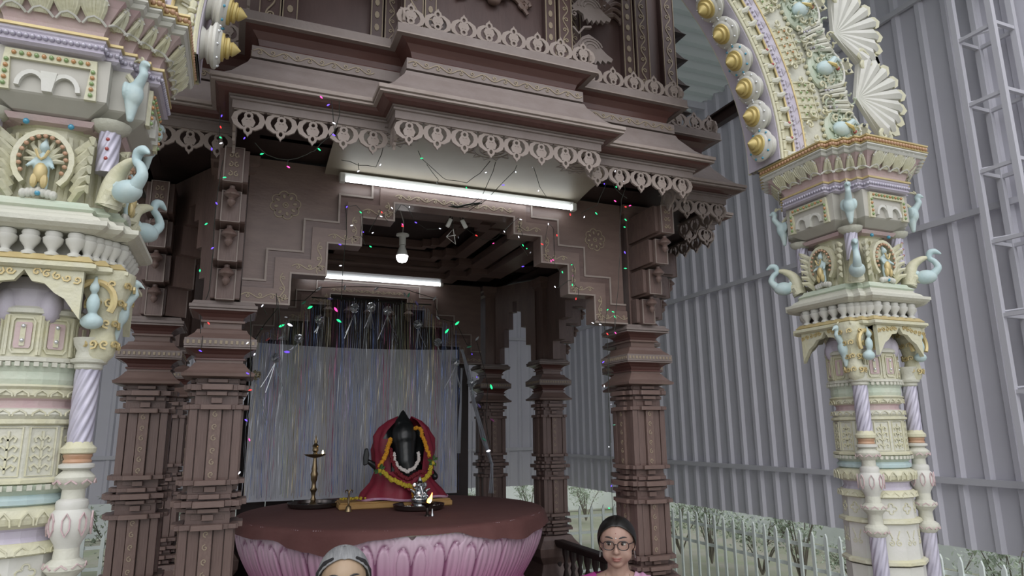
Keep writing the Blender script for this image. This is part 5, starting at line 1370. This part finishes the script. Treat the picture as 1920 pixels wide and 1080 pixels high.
    for (x, y), (nx, ny) in edge_points(STEP(A, N, 4), .066, True):
        e = Vector((-ny, nx, 0)); Z = Vector((nx*.32, ny*.32, .95)); O = Vector((x+nx*.004, y+ny*.004, 3.066)); 
        N_ = Vector((nx, ny, 0)); O2 = O+Z*.012
        for q in range(-3, 4):
            u = q/3; lf.tube([O2+e*(.012*u), O2+e*(.026*u)+Z*(.035-.006*abs(u))+N_*.014, O2+e*(.031*u)+Z*(.072-.020*abs(u))+N_*.020, O2+e*(.034*u)+Z*(.084-.030*abs(u))+N_*.012], [.006, .0075, .0075, .003], 6)
        lw.tube([O2+e*-.036+Z*.042+N_*.020, O2+e*-.02+Z*.078+N_*.022, O2+Z*.092+N_*.018, O2+e*.02+Z*.078+N_*.022, O2+e*.036+Z*.042+N_*.020], .004, 5)
        lw.tube([O+e*-.03+Z*.004, O+e*-.016+Z*.018+N_*.008, O+Z*.024+N_*.010, O+e*.016+Z*.018+N_*.008, O+e*.03+Z*.004], .004, 5)
    lf.build('acanthus_leaves', 'creamy', P, True, kind='stuff'); lw.build('leaf_edging', 'white', P, True, kind='stuff')
    ab('white_moulding', [(.04, 3.138), (.055, 3.14), (.062, 3.15), (.055, 3.155), (.066, 3.16), (.066, 3.166)], 'white')
    ab('top_bead_bed', [(.06, 3.166), (.068, 3.168), (.070, 3.172), (.064, 3.175), (.064, 3.196), (.070, 3.198), (.070, 3.205), (-.2, 3.208)], 'gold')
    gems(P, [(x, y, 3.185) for x, y in edge_points(STEP(A+.066, N, 4), .0185)], .0085, 'orange', 'orange_beads')
    return t
def STEP(a, n, k=2):
    q = []
    for i in range(k): q += [(a-(k-i)*n, -(a-i*n)), (a-(k-i)*n, -(a-(i+1)*n))]
    q.append((a, -(a-k*n)))
    out = []
    for r in range(4):
        s, t = [(1, 0), (0, 1), (-1, 0), (0, -1)][r]
        out += [(x*s-y*t, x*t+y*s) for x, y in q]
    return out
def edge_points(poly, sp, nrm=False):
    out = []
    for i in range(len(poly)):
        a, b = poly[i], poly[(i+1) % len(poly)]; dx, dy = b[0]-a[0], b[1]-a[1]; L = math.hypot(dx, dy); n = max(1, round(L/sp))
        for k in range(n):
            p = (a[0]+dx*(k+.5)/n, a[1]+dy*(k+.5)/n); out.append((p, (dy/L, -dx/L)) if nrm else p)
    return out
def bal_mesh():
    if 'bal' not in MT: MT['bal'] = MB().lathe([(.018, .0), (.018, .008), (.010, .014), (.012, .022), (.024, .04), (.026, .052), (.020, .058), (.022, .064), (.020, .072), (.010, .076)], 14).mesh('small_baluster', 'white', True)
    return MT['bal']
pillar(-.552, 'large cream painted pillar at the left edge with pastel mouldings and blue bird brackets')
pillar(2.78, 'cream painted pillar at the right with pastel mouldings, in front of the sheet wall')

# ---- the arch itself, semicircle on the pillars
AX, AZ = 1.115, 3.25; R0 = 1.255
ar = thing('painted_arch', 'cream and lavender painted ornamental arch with shells, birds and inward pointing finials', 'arch', (AX, 2.50, AZ)); ar.scale = (1.06, 1, 1.06)
A0, A1, NAR = math.radians(-1.9), math.radians(181.9), 96
def ringband(name, r0, r1, y0, y1, m, n=NAR):
    vs = []; fs = []
    for i in range(n+1):
        a = A0+(A1-A0)*i/n; c, s = math.cos(a), math.sin(a)
        vs += [(r0*c, y0, r0*s), (r1*c, y0, r1*s), (r1*c, y1, r1*s), (r0*c, y1, r0*s)]
    for i in range(n):
        a, b = 4*i, 4*i+4; fs += [(a+k, a+(k+1) % 4, b+(k+1) % 4, b+k) for k in range(4)]
    return MB().add(vs, fs).build(name, m, ar, True)
ringband('arch_body', R0-.005, 1.80, -.08, .10, 'cream'); ringband('lavender_soffit', R0-.012, R0+.02, -.10, .12, 'lav')
def arc_tube(name, r, y, rad, m): return MB().tube([(r*math.cos(a), y, r*math.sin(a)) for a in [A0+(A1-A0)*i/NAR for i in range(NAR+1)]], rad, 6).build(name, m, ar, True)
for yy in (-.105, .125): arc_tube('yellow_edge', R0, yy, .008, 'creamy')
ringband('fringe_bed', R0+.02, R0+.085, -.09, -.08, 'creamy'); ringband('lavender_band', R0+.085, R0+.155, -.098, -.08, 'lav')
arc_tube('edge_line', R0+.082, -.10, .006, 'gold'); arc_tube('edge_line', R0+.158, -.10, .005, 'gold')
def radial(n, a0=A0, a1=A1):
    for i in range(n):
        a = a0+(a1-a0)*(i+.5)/n; yield i, a, Vector((math.cos(a), 0, math.sin(a))), Vector((-math.sin(a), 0, math.cos(a)))
Yv = Vector((0, -1, 0))
b1 = MB(); b2 = MB(); b3 = MB()
rope = MB().lathe([(.010, 0), (.014, .012), (.011, .024), (.017, .036), (.010, .044)], 8).mesh('rope_segment', 'creamy', True)
for i, a, d, e in radial(84):
    q = e.to_track_quat('Z', 'Y').to_euler(); put('rope_segment', rope, None, ar, d*(R0+.022)+Yv*.10-e*.02, tuple(q))
lf_me = MB()
lf_me.tube([(0, 0, 0), (.008, -.018, .03), (0, -.026, .045), (-.006, -.01, .055)], [.010, .016, .010, .003], 7); lf_me.tube([(-.016, 0, .0), (-.01, -.01, .03)], [.007, .004], 5); lf_me.tube([(.016, 0, .0), (.014, -.012, .026)], [.007, .004], 5)
lf_me = lf_me.mesh('fringe_leaf', 'cream', True)
for i, a, d, e in radial(56):
    put('fringe_leaf', lf_me, None, ar, d*(R0+.028)+Yv*.09, (0, -(a-PI/2), 0))
gems(ar, [d*(R0+.078)+Yv*.112 for i, a, d, e in radial(56)], .007, 'gemo', 'fringe_gems')
gems(ar, [d*(R0+.060)+Yv*.118 for i, a, d, e in radial(56) if i % 5 in (1, 2)], .008, 'gemr', 'red_gems')
gems(ar, [d*(R0+.105)+Yv*.104 for i, a, d, e in radial(190)], .0062, 'silverp', 'lavender_beads')
for i, a, d, e in radial(70): b1.add([d*(R0+.125)-e*.02+Yv*.100, d*(R0+.125)+e*.02+Yv*.100, d*(R0+.152)+Yv*.100, d*(R0+.135)+Yv*.110], [(0, 1, 3), (1, 2, 3), (2, 0, 3)])
b1.build('lavender_points', 'lav', ar, kind='stuff')
# jewelled block bands and scroll strips, then alternating bird medallions and shells
NP = 16
blk = MB(); 
for r in range(3):
    for c in range(5): blk.stroke(rect_loop(r*.040-.018, c*.038-.016, r*.040+.018, c*.038+.016), .007, (0, 0, 0), (1, 0, 0), (0, 0, 1), .012, True)
blk.box((.04, .004, .076), (.13, .02, .20)); blk = blk.mesh('block_panel', 'creamy')
shell = MB()
for k in range(9):
    a = math.radians(-62+124*k/8); L = .26-.05*abs(math.sin(a)); d = Vector((math.cos(a), 0, math.sin(a)))
    shell.tube([(0, -.02, 0), d*L*.5+Vector((0, -.035, 0)), d*L*.85+Vector((0, -.045, 0)), d*L+Vector((0, -.03, 0))], [.010, .021, .030, .022], 7)
shell.prism([(-.02, 0)]+[((.235-.04*abs(math.sin(q)))*math.cos(q), (.235-.04*abs(math.sin(q)))*math.sin(q)) for q in [math.radians(-70+140*i/12) for i in range(13)]], (0, -.03, 0), (1, 0, 0), (0, 0, 1), -.022)
shw_ = shell.mesh('shell_ribs', 'white', True)
tip = MB()
for k in range(9):
    a = math.radians(-62+124*k/8); L = .26-.05*abs(math.sin(a)); d = Vector((math.cos(a), 0, math.sin(a))); e = Vector((-d.z, 0, d.x))
    tip.prism([(-.03, -.012), (.03, -.012), (.026, .014), (.0, .036), (-.026, .014)], d*(L+.005)+Vector((0, -.028, 0)), tuple(e), tuple(d), -.016)
for s in (-1, 1): tip.tube([(p[0]+.07, -.05, s*.19+s*p[1]) for p in spiral(0, 0, .035, 1.1, 0, s, 12)], [.014-.0007*i for i in range(12)], 7)
tip = tip.mesh('shell_tips', 'creamy', True)
scr = MB()
for s in (-1, 1):
    for q in range(3):
        scr.tube([(0, 0, s*(.012+.02*q)), (.07, -.02, s*(.018+.022*q)), (.14, -.025, s*(.02+.026*q)), (.16, -.02, s*(.035+.026*q)), (.145, -.015, s*(.045+.026*q))], [.006, .010, .013, .012, .006], 6)
scr = scr.mesh('scroll_strip', 'cream', True)
medb = MB(); medb.lathe([(.125, 0), (.125, .012), (.112, .022), (.108, .012), (.02, .012)], 28)
for s in range(10):
    a = s*2*PI/10; medb.tube([(.07*math.cos(a)+p[0]*.5, .07*math.sin(a)+p[1]*.5, .018) for p in spiral(0, 0, .045, 1.2, a, 1, 9)], .006, 5)
medb = medb.mesh('medallion', 'green', True)
fanp = MB()
for s in (-1, 0, 1): fanp.prism([(-.02, 0), (.02, 0), (.024, .04), (0, .075), (-.024, .04)], (0, 0, 0), (math.cos(s*.6), 0, -math.sin(s*.6)), (math.sin(s*.6), 0, math.cos(s*.6)), .02)
fanp = fanp.mesh('leaf_fan', 'creamy')
SP = math.radians(11.2)
for k in range(16):
    ac = math.radians(11.6)+SP*k
    if ac > math.radians(172): break
    d = Vector((math.cos(ac), 0, math.sin(ac))); R_ = (0, -ac, 0)
    put('block_panel', blk, None, ar, d*1.435+Yv*.09-Vector((-math.sin(ac), 0, math.cos(ac)))*.076, R_)
    put('scroll_strip', scr, None, ar, d*1.60+Yv*.088, R_)
    put('shell_ribs', shw_, None, ar, d*1.83+Yv*.09, R_, (1.14, 1, 1.14)); put('shell_tips', tip, None, ar, d*1.83+Yv*.09, R_, (1.14, 1, 1.14))
    gems(ar, [d*(1.62+.022*i)+Yv*.11+Vector((-math.sin(ac), 0, math.cos(ac)))*s*.045 for i in range(7) for s in (-1, 1)], .006, 'silverp', 'strip_beads')
    gems(ar, [d*(1.435+.02+.04*(i % 2))+Yv*.105+Vector((-math.sin(ac), 0, math.cos(ac)))*(.038*(i//2)-.076) for i in range(10)], .006, 'gemo' if k % 2 else 'gemg', 'block_gems')
    am = ac-SP/2; d = Vector((math.cos(am), 0, math.sin(am))); e = Vector((-math.sin(am), 0, math.cos(am)))
    put('medallion', medb, None, ar, d*1.69+Yv*.085, (PI/2, 0, 0))
    o = MB(); o.ell((0, 0, 0), (.055, .032, .038), 12, 8); o.tube([(.03, -.01, .01), (.065, -.02, .035), (.08, -.02, .025)], [.022, .016, .012], 8); o.tube([(.085, -.02, .025), (.11, -.02, .02)], [.008, .002], 6)
    o = o.build('relief_bird', 'blue', ar, True, loc=d*1.66+Yv*.115); o.rotation_euler = (0, -am, 0)
    w_ = MB().tube([(-.0, -.025, .02), (.03, -.04, -.005), (.05, -.03, -.02)], [.006, .010, .004], 6).build('relief_wing', 'goldc', ar, True, loc=d*1.66+Yv*.115); w_.rotation_euler = (0, -am, 0)
    s_ = MB()
    for q in range(8):
        u = q*PI/4; s_.tube([(.10*math.cos(u)+p[0], -.01, .09*math.sin(u)+p[1]) for p in spiral(0, 0, .024, 1.1, u, 1 if q % 2 else -1, 9)], .006, 5)
    s_ = s_.build('relief_scrolls', 'creamy', ar, True, loc=d*1.56+Yv*.10)
    gems(ar, [d*1.75+Yv*.115-e*.01], .011, 'gemr', 'red_gem')
    put('leaf_fan', fanp, None, ar, d*1.80+Yv*.09, (0, PI/2-am, 0)); gems(ar, [d*1.825+Yv*.115+e*.03*s for s in (-1, 1)], .009, 'gemk', 'dark_gems')
    c_ = MB(); 
    c_.tube([d*1.80+e*.12*math.cos(u)*1.0+d*.0+Yv*.105-d*(.12-.12*math.sin(u)) for u in [PI*i/12 for i in range(13)]], .007, 6); c_.build('medallion_rim', 'white', ar, True)
# small scrolls that fill the ground of the arch
rn = random.Random(21); fil = [MB(), MB()]
for i in range(330):
    a = A0+(A1-A0)*rn.random(); rr = rn.uniform(1.575, 1.79); d = Vector((math.cos(a), 0, math.sin(a))); r_ = rn.uniform(.014, .028)
    fil[i % 2].tube([d*rr+Yv*(.088+.006*t_)+Vector((q[0], 0, q[1])) for t_, q in enumerate(spiral(0, 0, r_, 1.3, rn.uniform(0, 6), rn.choice((-1, 1)), 10))], .0055, 4)
fil[0].build('scroll_filling', 'creamy', ar, True, kind='stuff'); fil[1].build('scroll_filling', 'green', ar, True, kind='stuff')
edge = MB()
for i, a, d, e in radial(150):
    for rr in (R0+.172, R0+.308): edge.ell(d*rr+Yv*.088, (.011, .012, .011), 6, 4)
edge.build('leaf_edging', 'creamy', ar, True, kind='stuff')
# finials on the soffit
fb = MB().lathe([(.050, 0), (.058, .006), (.050, .016), (.046, .020), (.056, .026), (.066, .030), (.064, .036), (.078, .044), (.080, .052), (.074, .058), (.060, .062), (.056, .068), (.046, .072)], 24).mesh('finial_bell', 'white', True)
fcn = MB().lathe([(.046, .066), (.050, .071), (.048, .078), (.036, .080), (.034, .084), (.038, .088), (.036, .095), (.025, .097), (.023, .101), (.026, .105), (.018, .116), (.001, .132)], 20).mesh('finial_cone', 'goldc', True)
for i in range(26):
    a = math.radians(-.5+7.05*i+2.6); d = Vector((math.cos(a), 0, math.sin(a)))
    if a > math.radians(180): break
    q = (-d).to_track_quat('Z', 'Y').to_euler()
    f = put('finial', fb, None, ar, d*(R0-.008)+Vector((0, -.035, 0)), tuple(q)); put('finial_cone', fcn, None, f, (0, 0, 0))
    gems(f, [Vector((.069*math.cos(u), .069*math.sin(u), .060)) for u in [2*PI*j/9 for j in range(9)]], .006, 'gemw' if i % 3 else 'gemb', 'finial_gems')
# spandrel ground behind the arch, above the abacus: pale blue bird panel
for s in (-1, 1):
    o = MB().ell((0, 0, 0), (.10, .03, .06), 16, 8).build('springer_bird', 'blue', ar, True, loc=(s*1.70, -.11, .06))

# ================================================================ people
def face_post(cx, cy, cz, R, yaw, sc=1):
    """dent the eye sockets and shape the face; local face axis -y"""
    M = Matrix.Rotation(yaw, 3, 'Z'); Mi = M.inverted()
    def f(v):
        p = Mi @ (v-Vector((cx, cy, cz))); p /= sc
        if p.y < 0 and abs(p.z) < .12 and abs(p.x) < .09:
            for s in (-1, 1):
                d2 = ((p.x-s*.031)/.017)**2+((p.z-.006)/.012)**2; p.y += .010*math.exp(-d2)
                d3 = ((p.x-s*.045)/.02)**2+((p.z+.035)/.02)**2; p.y -= .004*math.exp(-d3)
            p.y += .003*math.exp(-((p.x)/.03)**2-((p.z+.062)/.0035)**2)
            p.y += .004*math.exp(-((p.x)/.025)**2-((p.z+.078)/.006)**2)
        return M @ (p*sc)+Vector((cx, cy, cz))
    return f
def person(name, lb, pos, yaw, top, female, extras):
    """standing figure; origin between the feet; face towards local -y"""
    t = thing(name, lb, 'person', (pos[0], pos[1], 0), yaw)
    H = top; k = H/1.56; hz = H-.125; S = 1.0
    sh = [('e', (0, .0, hz+.022), (.080, .090, .088)), ('e', (0, -.012, hz-.038), (.070, .070, .062)), ('e', (0, -.045, hz-.083), (.030, .028, .022)),
          ('e', (.040, -.045, hz-.045), (.029, .026, .030)), ('e', (-.040, -.045, hz-.045), (.026, .026, .028)),
          ('c', (0, -.078, hz+.008), (0, -.096, hz-.028), .009, .012), ('e', (.011, -.086, hz-.031), (.009, .010, .007)), ('e', (-.011, -.086, hz-.031), (.009, .010, .007)),
          ('e', (0, -.079, hz-.057), (.022, .009, .006)), ('e', (0, -.077, hz-.067), (.019, .010, .006)),
          ('e', (.080, .01, hz-.012), (.008, .016, .028)), ('e', (-.080, .01, hz-.012), (.008, .016, .028)),
          ('c', (0, .015, hz-.06), (0, .02, hz-.17), .050, .052), ('c', (0, .02, hz-.15), (.13, .02, hz-.205), .045, .045), ('c', (0, .02, hz-.15), (-.13, .02, hz-.205), .045, .045),
          ('e', (0, .02, hz-.30), (.165, .10, .16)), ('e', (0, .02, hz-.52), (.15, .11, .16)), ('e', (0, .02, hz-.66), (.17, .12, .14))]
    if female: sh += [('e', (.07, -.06, hz-.34), (.065, .06, .06)), ('e', (-.07, -.06, hz-.34), (.065, .06, .06))]
    for s in (-1, 1):
        sh += [('c', (s*.16, .02, hz-.215), (s*.19, .03, hz-.46), .050, .040), ('c', (s*.19, .03, hz-.46), (s*.17, -.10, hz-.66), .038, .026),
               ('e', (s*.165, -.13, hz-.71), (.018, .030, .042))]
        for i, (l, x) in enumerate(((.065, -.024), (.078, -.008), (.074, .008), (.058, .022))):
            a = (s*.165, -.14+x*.9, hz-.74); b = (s*.160, -.145+x, hz-.74-l*.55); c = (s*.150, -.140+x, hz-.74-l)
            sh += [('c', a, b, .0088, .008), ('c', b, c, .008, .0068)]
        sh += [('c', (s*.16, -.155, hz-.69), (s*.145, -.175, hz-.73), .0105, .0085)]
        sh += [('c', (s*.09, .02, hz-.72), (s*.09, .0, hz-1.05), .085, .055), ('c', (s*.09, .0, hz-1.05), (s*.09, .02, .09), .052, .034), ('c', (s*.09, .03, .035), (s*.10, -.13, .03), .034, .026)]
    blob(sh, .0052, 'body', 'skin' if female else 'skin2', t, face_post(0, 0, hz, .08, 0), smooth=5)
    for s in (-1, 1):
        MB().ell((s*.031, -.066, hz+.006), (.0145, .011, .0085), 14, 10).build('eye', 'eyew', t, True)
        MB().ell((s*.031-.0025, -.0755, hz+.006), (.0066, .003, .0072), 12, 8).build('iris', 'eyek', t, True)
        MB().tube([(s*.031+u*.0165, -.0735-.003*(1-u*u), hz+.0105+.004*(1-u*u)) for u in (-1, -.5, 0, .5, 1)], [.001, .0028, .0036, .0028, .001], 6).build('eyelid', 'hair' if female else 'skin2', t, True)
        MB().tube([(s*(.013+.038*u), -.0855+.010*u*u+.004*u, hz+.030+.007*math.sin(u*PI*.75)) for u in (0, .25, .5, .75, 1)], [.0015, .0034, .0036, .0028, .001], 6).build('eyebrow', 'hairk', t, True)
    MB().tube([(u*.024, -.0875+.010*u*u, hz-.0575-.001*math.cos(u*5)+.003*u*u) for u in (-1, -.6, -.2, 0, .2, .6, 1)], [.001, .0035, .0042, .0036, .0042, .0035, .001], 6).build('upper_lip', 'lip', t, True)
    MB().tube([(u*.021, -.0865+.010*u*u, hz-.066+.004*u*u) for u in (-1, -.5, 0, .5, 1)], [.001, .0042, .005, .0042, .001], 6).build('lower_lip', 'lip', t, True)
    return t, hz
def hair_cap(t, hz, m, front, name='hair', low=-.03):
    """cap of hair over the skull, swept back from a hairline"""
    NA, NR = 56, 16; vs = []; fs = []
    for j in range(NR+1):
        for i in range(NA):
            a = 2*PI*i/NA; fy = -math.cos(a); sx = math.sin(a)      # fy=-1 is the face side
            lo = front if fy < 0 else low
            zl = low+(front-low)*max(0, -fy)**.6 if fy < 0 else low-.02*fy
            ph = math.asin(max(-.9, min(.95, (zl-.022)/.098)))
            th = ph+(PI/2-ph)*j/NR
            r = 1+.015*math.sin(a*30)*(1-j/NR)
            part = -.006*math.exp(-(sx*math.cos(th)*.08/.006)**2)*(1 if fy < .3 else 0)
            vs.append((.089*r*math.cos(th)*sx, .006+.098*r*math.cos(th)*fy, hz+.022+(.098+part)*math.sin(th)))
    for j in range(NR):
        for i in range(NA): fs.append((j*NA+i, j*NA+(i+1) % NA, (j+1)*NA+(i+1) % NA, (j+1)*NA+i))
    o = MB().add(vs, fs).build(name, m, t, 'all')
    md = o.modifiers.new('s', 'SOLIDIFY'); md.thickness = .003; md.offset = -1
    return o
def glasses(t, hz, m, r=.021, thick=.0014):
    g = empty('spectacles', (0, 0, 0), 0, t)
    for s in (-1, 1):
        rim = [(s*.033+r*1.12*math.copysign(abs(math.cos(u))**.8, math.cos(u)), -.0985+.06*(s*.033+r*math.cos(u))**2*20*.1, hz+.002+r*.86*math.copysign(abs(math.sin(u))**.85, math.sin(u))) for u in [2*PI*i/28 for i in range(28)]]
        MB().tube(rim, thick, 6, True).build('rim', m, g, True)
        MB().add(rim, [tuple(range(28))]).build('lens', 'lens', g)
        MB().tube([(s*.058, -.0965, hz+.01), (s*.070, -.085, hz+.012), (s*.079, -.02, hz+.008), (s*.078, .02, hz+.0)], thick, 6).build('temple', m, g, True)
    MB().tube([(-.011, -.099, hz+.004), (0, -.102, hz+.008), (.011, -.099, hz+.004)], thick, 6).build('bridge', m, g, True)
wx, wy = 1.725, 2.93
wyaw = math.atan2(-wy, -wx)+PI/2
wo, hz = person('person', 'woman with black hair and dark spectacles in magenta blouse and pink white sari', (wx, wy), wyaw-.05, 1.497, True, None)
hair_cap(wo, hz, 'hair', .084, low=-.055); MB().ell((0, .105, hz-.02), (.045, .035, .045), 16, 10).build('hair_bun', 'hair', wo, True)
glasses(wo, hz, 'frame', .0225, .0024)
MB().ell((0, -.0885, hz+.032), (.0025, .001, .0025), 8, 5).build('forehead_dot', 'gemw', wo, True); MB().ell((0, -.083, hz+.052), (.0022, .001, .0026), 8, 5).build('forehead_mark', 'rose', wo, True)
for s in (-1, 1): MB().tube([(s*.079, .0, hz-.035), (s*.081, -.002, hz-.048), (s*.082, -.004, hz-.065)], [.003, .002, .003], 6).build('earring', 'silver', wo, True)
MB().tube([(.055*math.cos(u), -.04+.03*math.cos(2*u)*0-.02*math.sin(u), hz-.13-.10*abs(math.sin(u))) for u in [PI+i*PI/16 for i in range(17)]], .0014, 5).build('necklace', 'metalf', wo, True)
def garment(t, hz, m, name, shapes, keep, vox=.008):
    o = blob(shapes, vox, name, m, t, smooth=4); me = o.data; bm = bmesh.new(); bm.from_mesh(me)
    bmesh.ops.delete(bm, geom=[v for v in bm.verts if not keep(v.co)], context='VERTS'); bm.to_mesh(me); bm.free(); return o
def torso(hz, g=.012):
    sh = [('c', (0, .02, hz-.155), (.135, .02, hz-.205), .045+g, .047+g), ('c', (0, .02, hz-.155), (-.135, .02, hz-.205), .045+g, .047+g), ('e', (0, .02, hz-.30), (.165+g, .10+g, .16+g)), ('e', (0, .02, hz-.52), (.15+g, .11+g, .17)), ('e', (0, .02, hz-.66), (.18+g, .13+g, .16))]
    return sh
bl_s = torso(hz)+[('e', (.07, -.06, hz-.34), (.075, .07, .07)), ('e', (-.07, -.06, hz-.34), (.075, .07, .07)), ('c', (.16, .02, hz-.215), (.18, .03, hz-.36), .062, .055), ('c', (-.16, .02, hz-.215), (-.18, .03, hz-.36), .062, .055)]
garment(wo, hz, 'blouse', 'blouse', bl_s, lambda c: c.z < hz-.135 and not ((c.x/.098)**2+((c.z-(hz-.145))/.115)**2 < 1 and c.y < .05) and not (abs(c.x) < .075 and c.z > hz-.16) and c.z > hz-.50)
sk = MB().lathe([(.22, .03), (.21, .4), (.185, .7), (.165, hz-.5)], 40, c=(0, .02)); sk.build('sari_skirt', 'sari', wo, True)
sr = MB(); vs = []; n = 16
path = [((.20, .16, hz-.42), (.06, .17, hz-.42)), ((.185, .10, hz-.25), (.07, .11, hz-.22)), ((.175, .04, hz-.158), (.082, .045, hz-.118)), ((.178, -.03, hz-.168), (.075, -.045, hz-.140)), ((.175, -.10, hz-.25), (.03, -.115, hz-.26)), ((.14, -.155, hz-.36), (-.06, -.15, hz-.40)), ((.10, -.16, hz-.5), (-.16, -.12, hz-.56)), ((.02, -.16, hz-.64), (-.20, -.02, hz-.70))]
fsx = []; W = 12
for j, (a, b) in enumerate(path):
    for i in range(W+1):
        u = i/W; p = Vector(a).lerp(Vector(b), u); nrm = Vector((0, -1 if j > 3 else 0, 1 if j <= 4 else .2)).normalized(); p += nrm*(.012*math.sin(u*PI)+.006*math.sin(u*PI*6+j)); vs.append(tuple(p))
for j in range(len(path)-1):
    for i in range(W): fsx.append((j*(W+1)+i, j*(W+1)+i+1, (j+1)*(W+1)+i+1, (j+1)*(W+1)+i))
o = sr.add(vs, fsx).build('sari_drape', 'sari', wo, 'all'); md = o.modifiers.new('s', 'SUBSURF'); md.levels = md.render_levels = 2; md = o.modifiers.new('t', 'SOLIDIFY'); md.thickness = .006
mx, my = .405, 2.60; myaw = math.atan2(-my, -mx)+PI/2
mo, hz = person('person', 'grey haired person with thin gold spectacles in front of the lotus pedestal', (mx, my), myaw+.03, 1.502, False, None)
hair_cap(mo, hz, 'hairg', .088); 
for s in (-1, 1):
    MB().tube([(s*.040, -.062, hz+.090), (s*.066, -.040, hz+.070), (s*.084, -.012, hz+.035), (s*.088, .015, hz+.0), (s*.082, .04, hz-.04)], [.004, .010, .012, .012, .006], 8).build('dark_side_hair', 'hairk', mo, True)
    MB().ell((s*.081, .0, hz-.030), .0035, 8, 6).build('ear_stud', 'silver', mo, True)
glasses(mo, hz, 'metalf', .0215, .0013)
garment(mo, hz, 'kurta', 'shirt', torso(hz, .015)+[('c', (s*.16, .02, hz-.215), (s*.19, .03, hz-.46), .062, .052) for s in (-1, 1)]+[('c', (s*.19, .03, hz-.46), (s*.172, -.08, hz-.63), .05, .04) for s in (-1, 1)], lambda c: c.z < hz-.13 and not (c.x**2+(c.y-.01)**2 < .062**2 and c.z > hz-.19))
MB().lathe([(.20, .06), (.19, .45), (.185, .7), (.18, hz-.55)], 36, c=(0, .02)).build('lower_garment', 'kurta', mo, True)
